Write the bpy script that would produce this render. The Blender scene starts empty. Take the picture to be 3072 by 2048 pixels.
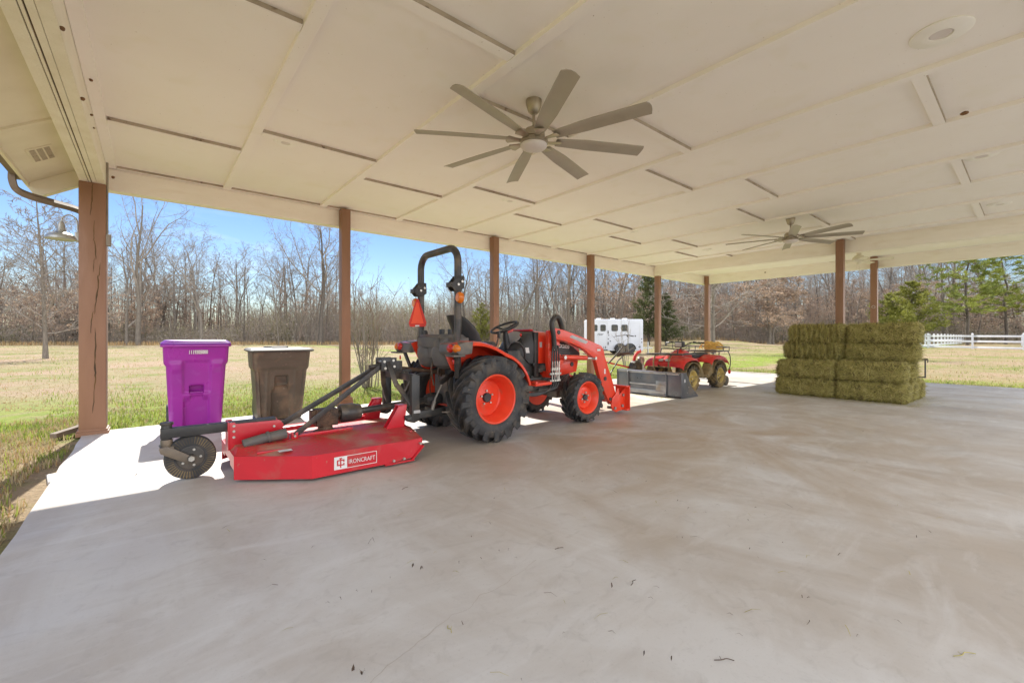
import bpy, bmesh, math, random
from mathutils import Vector, Matrix, Quaternion, noise

PI = math.pi
R = math.radians
V = Vector
scene = bpy.context.scene
COL = scene.collection
rnd = random.Random(7)

# ------------------------------------------------------------------ helpers
OFF = V((0, 0, 0))          # world position of the thing being built in world coordinates
class MB:
    """collects shapes, then links them as one mesh object"""
    def __init__(s):
        s.v, s.f, s.mi, s.cur = [], [], [], 0
    def add(s, vs, fs):
        o = len(s.v)
        s.v += [tuple(p) for p in vs]
        for f in fs:
            s.f.append(tuple(i + o for i in f)); s.mi.append(s.cur)
        return s
    def box(s, c, d, rot=None):
        vs = [V((x * d[0] / 2, y * d[1] / 2, z * d[2] / 2)) for x in (-1, 1) for y in (-1, 1) for z in (-1, 1)]
        if rot is not None:
            vs = [rot @ p for p in vs]
        vs = [p + V(c) for p in vs]
        return s.add(vs, [(0, 1, 3, 2), (4, 6, 7, 5), (0, 4, 5, 1), (2, 3, 7, 6), (0, 2, 6, 4), (1, 5, 7, 3)])
    def bb(s, x0, x1, y0, y1, z0, z1):
        return s.box(((x0 + x1) / 2, (y0 + y1) / 2, (z0 + z1) / 2), (x1 - x0, y1 - y0, z1 - z0))
    def bar(s, a, b, w, h, up=(0, 0, 1)):
        a, b = V(a), V(b); d = (b - a); L = d.length; d.normalize()
        u = V(up); side = d.cross(u)
        if side.length < 1e-4: side = d.cross(V((0, 1, 0)))
        side.normalize(); u = side.cross(d)
        M = Matrix((d, side, u)).transposed()
        return s.box((a + b) / 2, (L, w, h), M)
    def tube(s, pts, r, n=8, closed=False, caps=True):
        pts = [V(p) for p in pts]; m = len(pts)
        rs = r if isinstance(r, (list, tuple)) else [r] * m
        vs, fs = [], []
        ref = None
        for i in range(m):
            if closed: t = pts[(i + 1) % m] - pts[i - 1]
            else: t = pts[min(i + 1, m - 1)] - pts[max(i - 1, 0)]
            if t.length < 1e-9: t = V((0, 0, 1))
            t.normalize()
            if ref is None:
                ref = V((0, 0, 1)) if abs(t.z) < .9 else V((1, 0, 0))
            ref = ref - t * ref.dot(t)
            if ref.length < 1e-5: ref = t.orthogonal()
            ref.normalize(); b = t.cross(ref)
            for k in range(n):
                a = 2 * PI * k / n
                vs.append(pts[i] + (ref * math.cos(a) + b * math.sin(a)) * rs[i])
        for i in range(m if closed else m - 1):
            j = (i + 1) % m
            for k in range(n):
                l = (k + 1) % n
                fs.append((i * n + k, i * n + l, j * n + l, j * n + k))
        if caps and not closed:
            fs.append(tuple(range(n - 1, -1, -1))); fs.append(tuple((m - 1) * n + k for k in range(n)))
        return s.add(vs, fs)
    def cyl(s, a, b, r, r2=None, n=20):
        return s.tube([a, b], [r, r if r2 is None else r2], n)
    def lathe(s, prof, o=(0, 0, 0), axis='z', n=32):
        """prof: list of (radius, height)"""
        vs, fs = [], []
        m = len(prof); o = V(o)
        for (r, h) in prof:
            for k in range(n):
                a = 2 * PI * k / n; c, si = r * math.cos(a), r * math.sin(a)
                p = {'z': (c, si, h), 'y': (si, h, c), 'x': (h, c, si)}[axis]
                vs.append(o + V(p))
        for i in range(m - 1):
            for k in range(n):
                l = (k + 1) % n
                fs.append((i * n + k, i * n + l, (i + 1) * n + l, (i + 1) * n + k))
        if prof[0][0] > 1e-5: fs.append(tuple(range(n - 1, -1, -1)))
        if prof[-1][0] > 1e-5: fs.append(tuple((m - 1) * n + k for k in range(n)))
        return s.add(vs, fs)
    def prism(s, out, plane, a, b):
        """2D outline extruded from a to b; plane 'xz' extrudes in y, 'xy' in z, 'yz' in x"""
        n = len(out)
        def P(u, v, w):
            return {'xz': (u, w, v), 'xy': (u, v, w), 'yz': (w, u, v)}[plane]
        vs = [P(u, v, a) for u, v in out] + [P(u, v, b) for u, v in out]
        fs = [tuple(range(n - 1, -1, -1)), tuple(range(n, 2 * n))]
        for i in range(n):
            j = (i + 1) % n; fs.append((i, j, n + j, n + i))
        return s.add(vs, fs)
    def loft(s, rings, caps=True, closed=True):
        n = len(rings[0]); vs = [p for r in rings for p in r]; fs = []
        for i in range(len(rings) - 1):
            for k in range(n if closed else n - 1):
                l = (k + 1) % n
                fs.append((i * n + k, i * n + l, (i + 1) * n + l, (i + 1) * n + k))
        if caps:
            fs.append(tuple(range(n - 1, -1, -1))); fs.append(tuple((len(rings) - 1) * n + k for k in range(n)))
        return s.add(vs, fs)
    def ball(s, c, r, n=12, m=8):
        r = r if isinstance(r, (tuple, list)) else (r, r, r)
        vs, fs = [], []
        for i in range(m + 1):
            t = PI * i / m
            for k in range(n):
                a = 2 * PI * k / n
                vs.append((c[0] + r[0] * math.sin(t) * math.cos(a), c[1] + r[1] * math.sin(t) * math.sin(a), c[2] + r[2] * math.cos(t)))
        for i in range(m):
            for k in range(n):
                l = (k + 1) % n
                fs.append((i * n + k, (i + 1) * n + k, (i + 1) * n + l, i * n + l))
        return s.add(vs, fs)
    def xform(s, M):
        s.v = [tuple(M @ V(p)) for p in s.v]; return s
    def build(s, name, mats, parent=None, bevel=0, smooth=35, merge=True, seg=2, fixn=True, local=False):
        me = bpy.data.meshes.new(name)
        me.from_pydata([(p[0] - OFF[0], p[1] - OFF[1], p[2] - OFF[2]) for p in s.v] if parent is not None and OFF.length and not local else s.v, [], s.f)
        mats = mats if isinstance(mats, (list, tuple)) else [mats]
        for m in mats: me.materials.append(m)
        if len(mats) > 1: me.polygons.foreach_set('material_index', s.mi)
        if merge or bevel:
            bm = bmesh.new(); bm.from_mesh(me)
            if merge: bmesh.ops.remove_doubles(bm, verts=bm.verts, dist=1e-5)
            if fixn: bmesh.ops.recalc_face_normals(bm, faces=bm.faces)
            if bevel:
                es = [e for e in bm.edges if len(e.link_faces) == 2 and e.calc_face_angle(0) > .6]
                bmesh.ops.bevel(bm, geom=es, offset=bevel, segments=seg, affect='EDGES', profile=.6, clamp_overlap=True)
            bm.to_mesh(me); bm.free()
        if smooth:
            me.polygons.foreach_set('use_smooth', [True] * len(me.polygons))
            me.set_sharp_from_angle(angle=R(smooth))
        me.update()
        ob = bpy.data.objects.new(name, me); COL.objects.link(ob)
        if parent: ob.parent = parent
        return ob

def tag(o, label=None, cat=None, group=None, kind=None):
    if label: o['label'] = label
    if cat: o['category'] = cat
    if group: o['group'] = group
    if kind: o['kind'] = kind
    return o
def thing(name, label, cat, loc=(0, 0, 0), rz=0, group=None):
    o = bpy.data.objects.new(name, None); COL.objects.link(o)
    o.empty_display_size = .2; o.location = loc; o.rotation_euler = (0, 0, rz)
    return tag(o, label, cat, group)
def copy_tree(o, parent=None):
    c = o.copy(); COL.objects.link(c); c.parent = parent
    for ch in list(o.children): copy_tree(ch, c)
    return c
def arc(cx, cy, r, a0, a1, n):
    return [(cx + r * math.cos(R(a0 + (a1 - a0) * i / n)), cy + r * math.sin(R(a0 + (a1 - a0) * i / n))) for i in range(n + 1)]
def spline(pts, k=6):
    """Catmull-Rom through points"""
    pts = [V(p) for p in pts]; out = []
    for i in range(len(pts) - 1):
        p0, p1, p2, p3 = pts[max(i - 1, 0)], pts[i], pts[i + 1], pts[min(i + 2, len(pts) - 1)]
        for j in range(k):
            t = j / k
            out.append(.5 * ((2 * p1) + (p2 - p0) * t + (2 * p0 - 5 * p1 + 4 * p2 - p3) * t * t + (3 * p1 - p0 - 3 * p2 + p3) * t ** 3))
    out.append(pts[-1]); return out
def text(body, size, m, parent, origin, xdir, ydir, name='lettering', depth=.0015, sx=1, bold=0, align='LEFT'):
    cu = bpy.data.curves.new('txt', 'FONT'); cu.body = body; cu.size = size; cu.extrude = depth; cu.offset = bold; cu.align_x = align
    cu.resolution_u = 3
    t = bpy.data.objects.new('txt', cu); COL.objects.link(t)
    bpy.context.view_layer.update()
    me = bpy.data.meshes.new_from_object(t)
    bpy.data.objects.remove(t)
    x, y = V(xdir).normalized(), V(ydir).normalized(); z = x.cross(y)
    M = Matrix((x * sx, y, z)).transposed().to_4x4(); M.translation = V(origin) - (OFF if parent is not None else V((0, 0, 0)))
    me.transform(M); me.materials.clear(); me.materials.append(m); me.name = name
    ob = bpy.data.objects.new(name, me); COL.objects.link(ob); ob.parent = parent
    return ob

# ------------------------------------------------------------------ materials
def mat(name, c1, c2=None, rough=.5, metal=0, scale=6, lo=.35, hi=.65, dirt=None, bump=0, bscale=60, spec=.5, coat=0, stretch=None, trans=0, coords='Object', rv=.12):
    m = bpy.data.materials.new(name); m.use_nodes = True
    nt = m.node_tree; N = nt.nodes; L = nt.links
    b = N['Principled BSDF']
    b.inputs['Roughness'].default_value = rough; b.inputs['Metallic'].default_value = metal
    b.inputs['Specular IOR Level'].default_value = spec; b.inputs['Coat Weight'].default_value = coat
    tc = N.new('ShaderNodeTexCoord'); src = tc.outputs[coords]
    if stretch:
        mp = N.new('ShaderNodeMapping'); mp.inputs['Scale'].default_value = stretch
        L.new(src, mp.inputs['Vector']); src = mp.outputs[0]
    def nz(sc, det=5, dis=0):
        n = N.new('ShaderNodeTexNoise'); n.inputs['Scale'].default_value = sc; n.inputs['Detail'].default_value = det
        n.inputs['Distortion'].default_value = dis
        L.new(src, n.inputs['Vector']); return n.outputs['Fac']
    def ramp(f, a, bb):
        r = N.new('ShaderNodeMapRange'); r.inputs['From Min'].default_value = a; r.inputs['From Max'].default_value = bb
        L.new(f, r.inputs['Value']); return r.outputs[0]
    def mix(f, A, B):
        x = N.new('ShaderNodeMix'); x.data_type = 'RGBA'; L.new(f, x.inputs['Factor'])
        for k, q in ((6, A), (7, B)):
            if isinstance(q, tuple): x.inputs[k].default_value = (*q, 1)
            else: L.new(q, x.inputs[k])
        return x.outputs[2]
    col = c1
    n1 = None
    if c2:
        n1 = nz(scale); col = mix(ramp(n1, lo, hi), c1, c2)
        rr = N.new('ShaderNodeMapRange'); rr.inputs['To Min'].default_value = max(.03, rough - rv); rr.inputs['To Max'].default_value = min(1, rough + rv)
        L.new(n1, rr.inputs['Value']); L.new(rr.outputs[0], b.inputs['Roughness'])
    for d in (dirt or []):
        col = mix(ramp(nz(d[1], 6, .4), d[2], d[3]), col, d[0])
    if isinstance(col, tuple): b.inputs['Base Color'].default_value = (*col, 1)
    else: L.new(col, b.inputs['Base Color'])
    if bump:
        bp = N.new('ShaderNodeBump'); bp.inputs['Strength'].default_value = bump; bp.inputs['Distance'].default_value = .02
        L.new(nz(bscale, 6), bp.inputs['Height']); L.new(bp.outputs[0], b.inputs['Normal'])
    if trans:
        tr = N.new('ShaderNodeBsdfTranslucent'); ms = N.new('ShaderNodeMixShader'); ms.inputs[0].default_value = trans
        if isinstance(col, tuple): tr.inputs[0].default_value = (*col, 1)
        else: L.new(col, tr.inputs[0])
        L.new(b.outputs[0], ms.inputs[1]); L.new(tr.outputs[0], ms.inputs[2]); L.new(ms.outputs[0], N['Material Output'].inputs[0])
    return m

DUST = (.30, .23, .15); MUD = (.30, .21, .09)
M = {}
M['orange'] = mat('tractor_orange_paint', (.80, .055, .018), (.72, .045, .016), .32, coat=.3, scale=3, dirt=[((.5, .16, .08), 14, .62, .8)])
M['rimorange'] = mat('rim_orange_paint', (.85, .075, .03), (.76, .06, .022), .4, scale=5, dirt=[((.5, .18, .1), 9, .62, .82)])
M['red'] = mat('cutter_red_paint', (.58, .012, .024), (.50, .010, .02), .34, coat=.25, scale=3, dirt=[((.42, .09, .07), 5, .58, .8), (DUST, 22, .68, .8)])
M['reddust'] = mat('cutter_deck_dusty_red', (.56, .014, .026), (.45, .045, .04), .45, scale=4, dirt=[((.36, .22, .14), 3.2, .5, .72), ((.22, .17, .10), 26, .62, .75)], bump=.15)
M['atvred'] = mat('quad_red_plastic', (.62, .028, .02), (.54, .022, .018), .36, scale=4, dirt=[((.45, .18, .09), 7, .55, .8)])
M['black'] = mat('black_painted_steel', (.022, .021, .02), (.04, .037, .033), .45, scale=6, dirt=[((.16, .12, .08), 7, .55, .8)], bump=.05)
M['blackp'] = mat('black_plastic', (.025, .025, .026), (.04, .04, .04), .5, scale=5, dirt=[((.12, .1, .08), 9, .58, .82)], bump=.06, bscale=200)
M['greyp'] = mat('dusty_grey_plastic', (.085, .082, .08), (.125, .115, .10), .55, scale=4, dirt=[((.22, .17, .12), 5, .5, .8)], bump=.06, bscale=160)
M['tyre'] = mat('tyre_rubber', (.022, .022, .024), (.042, .041, .041), .6, scale=7, dirt=[((.11, .085, .06), 6, .48, .75), ((.2, .15, .1), 30, .62, .8)], bump=.12, bscale=90)
M['mudtyre'] = mat('muddy_tyre_rubber', (.05, .042, .03), (.11, .085, .05), .8, scale=8, dirt=[(MUD, 5, .45, .65)], bump=.2)
M['mudrim'] = mat('muddy_wheel', (.58, .43, .13), (.44, .32, .10), .75, scale=7, dirt=[((.1, .08, .05), 10, .55, .7)], bump=.2)
M['mud'] = mat('mud_splashed_plastic', (.18, .13, .06), (.30, .21, .09), .8, scale=5, dirt=[((.06, .05, .035), 9, .5, .7)], bump=.25)
M['rust'] = mat('rusty_oily_iron', (.07, .045, .03), (.16, .09, .05), .6, metal=.3, scale=9, dirt=[((.02, .018, .016), 6, .5, .7)], bump=.3)
M['steel'] = mat('bare_steel', (.5, .5, .5), (.32, .31, .29), .35, metal=.9, scale=12, dirt=[((.2, .13, .08), 8, .6, .8)])
M['dullsteel'] = mat('dull_greasy_steel', (.16, .145, .125), (.24, .21, .17), .5, metal=.4, scale=14, dirt=[((.1, .06, .035), 9, .5, .7)])
M['panelgrey'] = mat('light_grey_panel', (.30, .29, .28), (.36, .345, .33), .45, scale=8)
M['bolt'] = mat('zinc_bolt', (.62, .6, .55), (.45, .42, .36), .35, metal=.8, scale=30)
M['wornblack'] = mat('worn_black_steel', (.03, .03, .03), (.07, .06, .05), .4, scale=5, dirt=[((.2, .15, .1), 5, .52, .75)], bump=.1)
M['bucket'] = mat('bucket_dark_steel', (.13, .135, .15), (.22, .22, .225), .32, metal=.55, scale=3, dirt=[((.26, .21, .16), 4, .55, .8)], bump=.08)
M['bucketlight'] = mat('bucket_worn_bare_steel', (.42, .42, .42), (.30, .29, .28), .36, metal=.7, scale=5, dirt=[((.3, .22, .15), 6, .6, .8)])
M['amber'] = mat('amber_lens', (.9, .25, .02), (.8, .2, .015), .2, scale=20, coat=.5, trans=.25)
M['redlens'] = mat('red_lens', (.75, .03, .015), (.6, .02, .01), .2, scale=20, coat=.5, trans=.25)
M['smv'] = mat('fluorescent_red_sign', (.95, .10, .035), (.92, .085, .03), .45, scale=8)
M['smvd'] = mat('dark_red_reflective_border', (.7, .03, .015), (.6, .025, .015), .35, scale=8)
M['decal'] = mat('white_decal', (.75, .74, .72), (.65, .63, .6), .4, scale=20)
M['decalgrey'] = mat('silver_decal', (.5, .49, .47), (.4, .39, .38), .4, scale=20)
M['purple'] = mat('purple_bin_plastic', (.34, .026, .335), (.29, .022, .30), .3, scale=3, dirt=[((.36, .08, .40), 6, .6, .85)], bump=.03, bscale=250)
M['purplelid'] = mat('violet_bin_lid', (.20, .035, .34), (.17, .03, .30), .3, scale=3)
M['brown'] = mat('brown_bin_plastic', (.085, .070, .050), (.115, .094, .068), .5, scale=3.5, dirt=[((.24, .165, .10), 4, .5, .75), ((.32, .26, .19), 24, .66, .78)], bump=.08, bscale=150)
M['brownlid'] = mat('grey_brown_bin_lid', (.065, .064, .060), (.095, .092, .084), .55, spec=.3, scale=4)
M['paint'] = mat('cream_ceiling_paint', (.93, .885, .81), (.905, .855, .775), .62, scale=1.2, dirt=[((.88, .83, .71), 3, .56, .8), ((.45, .36, .25), 48, .71, .78)], bump=.12, bscale=240)
M['beampaint'] = mat('cream_beam_paint', (.90, .855, .74), (.86, .81, .69), .55, scale=2, dirt=[((.80, .73, .59), 2.2, .55, .8), ((.35, .26, .17), 42, .70, .76)], bump=.15, bscale=30, stretch=(1, 1, 4))
M['soffit'] = mat('soffit_cream_paint', (.80, .74, .58), (.74, .68, .52), .55, scale=3, dirt=[((.45, .36, .24), 50, .72, .78)])
M['crackedpaint'] = mat('weathered_cream_board', (.82, .77, .63), (.76, .70, .55), .6, scale=5, dirt=[((.30, .23, .15), 60, .70, .74)], bump=.2)
M['grime'] = mat('dark_gap', (.05, .035, .02), (.16, .09, .03), .9, scale=4)
M['post'] = mat('brown_post_paint', (.285, .152, .087), (.25, .13, .073), .5, scale=3, dirt=[((.33, .19, .125), 3, .58, .8)], bump=.1, bscale=50, stretch=(3, 3, .5))
M['postwood'] = mat('bare_weathered_wood', (.36, .24, .17), (.27, .17, .12), .8, scale=9, stretch=(4, 4, .4), bump=.3)
M['gutter'] = mat('brown_gutter_metal', (.20, .155, .115), (.24, .19, .145), .7, spec=.2, metal=0, scale=4, dirt=[((.34, .28, .22), 9, .6, .8)])
M['conduit'] = mat('grey_conduit', (.24, .21, .17), (.3, .26, .2), .5, scale=5)
M['roof'] = mat('roof_sheet', (.18, .15, .13), (.22, .19, .16), .5, scale=3)
M['fan'] = mat('brushed_champagne_metal', (.36, .315, .24), (.42, .37, .28), .38, metal=.75, scale=6, rv=.06)
M['fanblade'] = mat('fan_blade_taupe', (.37, .33, .255), (.42, .375, .29), .45, metal=.15, scale=4)
M['glass'] = mat('frosted_glass', (.72, .66, .60), (.66, .6, .55), .5, scale=4)
M['fanwhite'] = mat('cream_fan_plastic', (.74, .69, .55), (.7, .65, .52), .5, scale=4)
M['trim'] = mat('light_trim_cream', (.92, .89, .80), (.88, .85, .76), .4, scale=6)
M['galv'] = mat('galvanised_metal', (.40, .41, .40), (.52, .52, .49), .42, metal=.6, scale=14, dirt=[((.3, .28, .22), 8, .58, .8)])
M['vinyl'] = mat('white_vinyl', (.80, .81, .83), (.74, .75, .78), .4, scale=3)
M['trailer'] = mat('white_trailer_skin', (.60, .615, .66), (.55, .565, .61), .35, scale=2)
M['window'] = mat('dark_window_glass', (.02, .024, .02), (.07, .065, .05), .15, scale=5, spec=.35)
M['hayA'] = mat('hay_core', (.235, .195, .055), (.35, .285, .10), .95, scale=18, dirt=[((.06, .05, .015), 9, .52, .7)], bump=.6, bscale=70)
M['hayB'] = mat('hay_strand_tan', (.50, .43, .16), (.40, .345, .11), .85, scale=9, trans=.15)
M['hayC'] = mat('hay_strand_olive', (.37, .33, .09), (.29, .26, .07), .85, scale=9, trans=.15)
M['hayD'] = mat('hay_strand_dark', (.10, .083, .028), (.14, .11, .035), .9, scale=9)
M['rope'] = mat('yellow_rope', (.70, .42, .07), (.78, .55, .16), .7, scale=20)
M['bark'] = mat('grey_bark', (.125, .105, .083), (.21, .18, .145), .9, scale=5, stretch=(3, 3, .6), bump=.5, bscale=20)
M['barkd'] = mat('dark_bark', (.075, .062, .049), (.13, .108, .086), .9, scale=5, stretch=(3, 3, .6), bump=.5, bscale=20)
M['twig'] = mat('twig_grey_brown', (.30, .262, .22), (.20, .172, .142), .9, scale=2)
M['twigr'] = mat('twig_reddish', (.30, .225, .18), (.21, .155, .122), .9, scale=2)
M['deadleaf'] = mat('dead_leaf_tan', (.39, .29, .21), (.32, .24, .17), .8, scale=3, trans=.4)
M['deadleaf2'] = mat('dead_leaf_pinkish', (.44, .33, .245), (.36, .26, .185), .8, scale=3, trans=.4)
M['brush'] = mat('brush_tan', (.35, .295, .215), (.25, .21, .155), .9, scale=2, trans=.2)
M['brushg'] = mat('brush_olive', (.22, .205, .085), (.165, .15, .07), .9, scale=2, trans=.3)
M['cedar'] = mat('cedar_green', (.075, .095, .03), (.11, .12, .04), .8, scale=2, trans=.25)
M['cedary'] = mat('cedar_yellow_green', (.25, .25, .045), (.17, .185, .035), .8, scale=2, trans=.3)
M['pine'] = mat('pine_yellow_green', (.30, .33, .05), (.15, .19, .04), .7, scale=.5, trans=.35)
M['gr1'] = mat('grass_lime', (.25, .31, .05), (.30, .34, .065), .7, scale=2, trans=.45)
M['gr2'] = mat('grass_green', (.16, .22, .045), (.20, .25, .055), .7, scale=2, trans=.4)
M['gr3'] = mat('grass_straw', (.40, .32, .18), (.46, .36, .2), .85, scale=2, trans=.3)
M['gr4'] = mat('grass_straw_orange', (.42, .28, .13), (.38, .24, .11), .85, scale=2, trans=.3)
M['nest'] = mat('mud_nest', (.16, .085, .04), (.24, .13, .06), .95, scale=30, bump=.5)
M['leafdry'] = mat('dry_leaf', (.07, .045, .03), (.11, .07, .045), .8, scale=20)
M['chrome'] = mat('bright_metal', (.75, .75, .75), (.6, .6, .6), .2, metal=1, scale=20)
M['headlamp'] = mat('headlamp_glass', (.55, .52, .46), (.45, .42, .36), .15, scale=15, coat=.6)
M['seat'] = mat('black_vinyl_seat', (.03, .03, .032), (.045, .044, .044), .55, scale=6, dirt=[((.14, .11, .08), 6, .58, .8)])
# ------------------------------------------------------------------ camera, light, sky
H_EYE, YAW = 1.165, .694
SN, CS = math.sin(YAW), math.cos(YAW)
def fw(u, z):
    """plan position u metres right of and z metres ahead of the shelter's front corner view axis"""
    return (u * CS + z * SN, -u * SN + z * CS)
cam = bpy.data.objects.new('camera', bpy.data.cameras.new('camera')); COL.objects.link(cam)
cam.location = (0, 0, H_EYE); cam.rotation_euler = (R(90), 0, -YAW)
cam.data.sensor_width = 36; cam.data.lens = 36 * 998.3 / 2352
cam.data.shift_y = -.0049; cam.data.clip_end = 2000; cam.data.clip_start = .02
scene.camera = cam

SUN_EL, SUN_AZ = 42, 8.5          # azimuth clockwise from +Y
w = bpy.data.worlds.new('World'); scene.world = w; w.use_nodes = True
nt = w.node_tree; N = nt.nodes; L = nt.links
sky = N.new('ShaderNodeTexSky'); sky.sky_type = 'NISHITA'; sky.sun_disc = False
sky.sun_elevation = R(SUN_EL); sky.sun_rotation = R(SUN_AZ); sky.ozone_density = 2.0; sky.dust_density = 0.0; sky.air_density = 1.0
tc = N.new('ShaderNodeTexCoord'); mp = N.new('ShaderNodeMapping'); mp.inputs['Scale'].default_value = (1.2, 1.2, 4.5)
nz = N.new('ShaderNodeTexNoise'); nz.inputs['Scale'].default_value = 2.2; nz.inputs['Detail'].default_value = 7; nz.inputs['Distortion'].default_value = .6
mr = N.new('ShaderNodeMapRange'); mr.inputs['From Min'].default_value = .53; mr.inputs['From Max'].default_value = .78; mr.inputs['To Max'].default_value = .30
mx = N.new('ShaderNodeMix'); mx.data_type = 'RGBA'; mx.inputs[7].default_value = (7.5, 7.8, 8.2, 1)
L.new(tc.outputs['Generated'], mp.inputs[0]); L.new(mp.outputs[0], nz.inputs[0]); L.new(nz.outputs[0], mr.inputs[0])
hs_ = N.new('ShaderNodeHueSaturation'); hs_.inputs['Saturation'].default_value = 1.16; hs_.inputs['Hue'].default_value = .511; hs_.inputs['Value'].default_value = .63; L.new(sky.outputs[0], hs_.inputs['Color'])
L.new(mr.outputs[0], mx.inputs[0]); L.new(hs_.outputs[0], mx.inputs[6])
# unseen bright cloud bank, added behind the camera as fill light under the roof
sp = N.new('ShaderNodeSeparateXYZ'); L.new(tc.outputs['Generated'], sp.inputs[0])
m1 = N.new('ShaderNodeMapRange'); m1.interpolation_type = 'SMOOTHSTEP'; m1.inputs['From Min'].default_value = -.05; m1.inputs['From Max'].default_value = -.45; L.new(sp.outputs[1], m1.inputs[0])
n3 = N.new('ShaderNodeTexNoise'); n3.inputs['Scale'].default_value = 2.6; n3.inputs['Detail'].default_value = 9; n3.inputs['Distortion'].default_value = .5; L.new(tc.outputs['Generated'], n3.inputs[0])
m2 = N.new('ShaderNodeMapRange'); m2.inputs['From Min'].default_value = .33; m2.inputs['From Max'].default_value = .47; L.new(n3.outputs[0], m2.inputs[0])
m3 = N.new('ShaderNodeMath'); m3.operation = 'MULTIPLY'; L.new(m1.outputs[0], m3.inputs[0]); L.new(m2.outputs[0], m3.inputs[1])
m4 = N.new('ShaderNodeMix'); m4.data_type = 'RGBA'; m4.inputs[7].default_value = (12.7, 12.9, 13.6, 1); L.new(m3.outputs[0], m4.inputs[0]); L.new(mx.outputs[2], m4.inputs[6])
bg = N['Background']; L.new(m4.outputs[2], bg.inputs[0]); bg.inputs[1].default_value = .1
sd = bpy.data.lights.new('sun', 'SUN'); sd.energy = 4.3; sd.angle = R(.5); sd.color = (1, .95, .87)
so = bpy.data.objects.new('sun', sd); COL.objects.link(so); so.location = (0, 20, 30)
so.rotation_euler = (R(90 - SUN_EL), 0, R(180 - SUN_AZ))
# sun direction check: light travels from +Y (azimuth) down towards the camera
d = V((math.sin(R(SUN_AZ)) * math.cos(R(SUN_EL)), math.cos(R(SUN_AZ)) * math.cos(R(SUN_EL)), math.sin(R(SUN_EL))))
so.rotation_euler = d.to_track_quat('Z', 'Y').to_euler()
vs = scene.view_settings; vs.view_transform = 'Standard'; vs.look = 'None'; vs.exposure = 1.14; vs.gamma = 1
scene.cycles.max_bounces = 10; scene.cycles.diffuse_bounces = 6; scene.cycles.transparent_max_bounces = 12

# ------------------------------------------------------------------ ground
def zg(x, y):
    """height of the terrain: flat by the shelter, rising beyond the paddock"""
    z = x * SN + y * CS; u = x * CS - y * SN
    z0 = 42 + 40 * min(max((u - 32) / 10, 0), 1); s = min(max((z - z0) / 30, 0), 1); s = s * s * (3 - 2 * s)
    r = min(max(u / 75, 0), 1.3)
    far = max(z - 75, 0) * .012
    b = .06 * noise.noise(V((x * .08, y * .08, 0))) * min(max((math.hypot(x - 7, y - 2) - 12) / 14, 0), 1)
    return -.04 + 1.8 * s * r + far * r + b
def field_material():
    m = bpy.data.materials.new('pasture'); m.use_nodes = True; nt = m.node_tree; N = nt.nodes; L = nt.links
    b = N['Principled BSDF']; b.inputs['Roughness'].default_value = .95; b.inputs['Specular IOR Level'].default_value = .15
    tc = N.new('ShaderNodeTexCoord'); P = tc.outputs['Object']
    def nz(sc, det=6, dis=.3, st=None):
        n = N.new('ShaderNodeTexNoise'); n.inputs['Scale'].default_value = sc; n.inputs['Detail'].default_value = det; n.inputs['Distortion'].default_value = dis
        n.inputs['Roughness'].default_value = .62
        L.new(P, n.inputs['Vector']); return n.outputs['Fac']
    def rmp(f, a, c):
        r = N.new('ShaderNodeMapRange'); r.inputs['From Min'].default_value = a; r.inputs['From Max'].default_value = c; L.new(f, r.inputs['Value']); return r.outputs[0]
    def mix(f, A, B):
        x = N.new('ShaderNodeMix'); x.data_type = 'RGBA'; L.new(f, x.inputs['Factor'])
        for k, q in ((6, A), (7, B)):
            if isinstance(q, tuple): x.inputs[k].default_value = (*q, 1)
            else: L.new(q, x.inputs[k])
        return x.outputs[2]
    def mul(a, c):
        q = N.new('ShaderNodeMath'); q.operation = 'MULTIPLY'; L.new(a, q.inputs[0])
        if isinstance(c, float): q.inputs[1].default_value = c
        else: L.new(c, q.inputs[1])
        return q.outputs[0]
    straw = mix(rmp(nz(3.5), .35, .65), (.25, .20, .11), (.315, .255, .15))
    straw = mix(rmp(nz(.3, 7), .42, .56), straw, (.325, .235, .16))
    straw = mix(rmp(nz(22, 4), .55, .75), straw, (.17, .125, .07))
    green = mix(rmp(nz(6), .35, .65), (.13, .165, .035), (.19, .215, .05))
    col = mix(mul(rmp(nz(.22, 8), .45, .59), rmp(nz(2.2), .36, .58)), straw, green)
    # the strip of lush grass that grows along the edge of the slab
    sx = N.new('ShaderNodeSeparateXYZ'); L.new(P, sx.inputs[0])
    def band(out, a, b2, c, d2):
        return mul(rmp(out, a, b2), rmp(out, d2, c))
    lush = mix(rmp(nz(5), .35, .65), (.15, .225, .028), (.24, .275, .05))
    back = band(sx.outputs[1], 7.0, 7.4, 9.6, 13.5)
    right = mul(band(sx.outputs[0], 14.8, 15.2, 16.0, 18.5), rmp(sx.outputs[1], -30., -20.))
    col = mix(mul(back, rmp(nz(.9), .30, .52)), col, lush)
    col = mix(mul(right, rmp(nz(.9), .36, .55)), col, lush)
    dirt = mul(band(sx.outputs[0], -1.6, -1.0, -.75, -.5), rmp(nz(1.6), .5, .64))
    col = mix(dirt, col, (.31, .24, .15))
    L.new(col, b.inputs['Base Color'])
    bp = N.new('ShaderNodeBump'); bp.inputs['Strength'].default_value = .9; bp.inputs['Distance'].default_value = .06
    L.new(nz(14, 8), bp.inputs['Height']); L.new(bp.outputs[0], b.inputs['Normal'])
    return m
M['field'] = field_material()
g = MB()
def axis_pts(lo, hi):
    pts = []; p = 0
    q = [0]
    while q[-1] < hi: q.append(q[-1] + max(.8, q[-1] * .09))
    n_ = [0]
    while n_[-1] > lo: n_.append(n_[-1] - max(.8, -n_[-1] * .09))
    return sorted(set(q + n_))
gx, gy = axis_pts(-400, 500), axis_pts(-200, 500)
vsx = [(x, y, zg(x, y)) for x in gx for y in gy]
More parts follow.
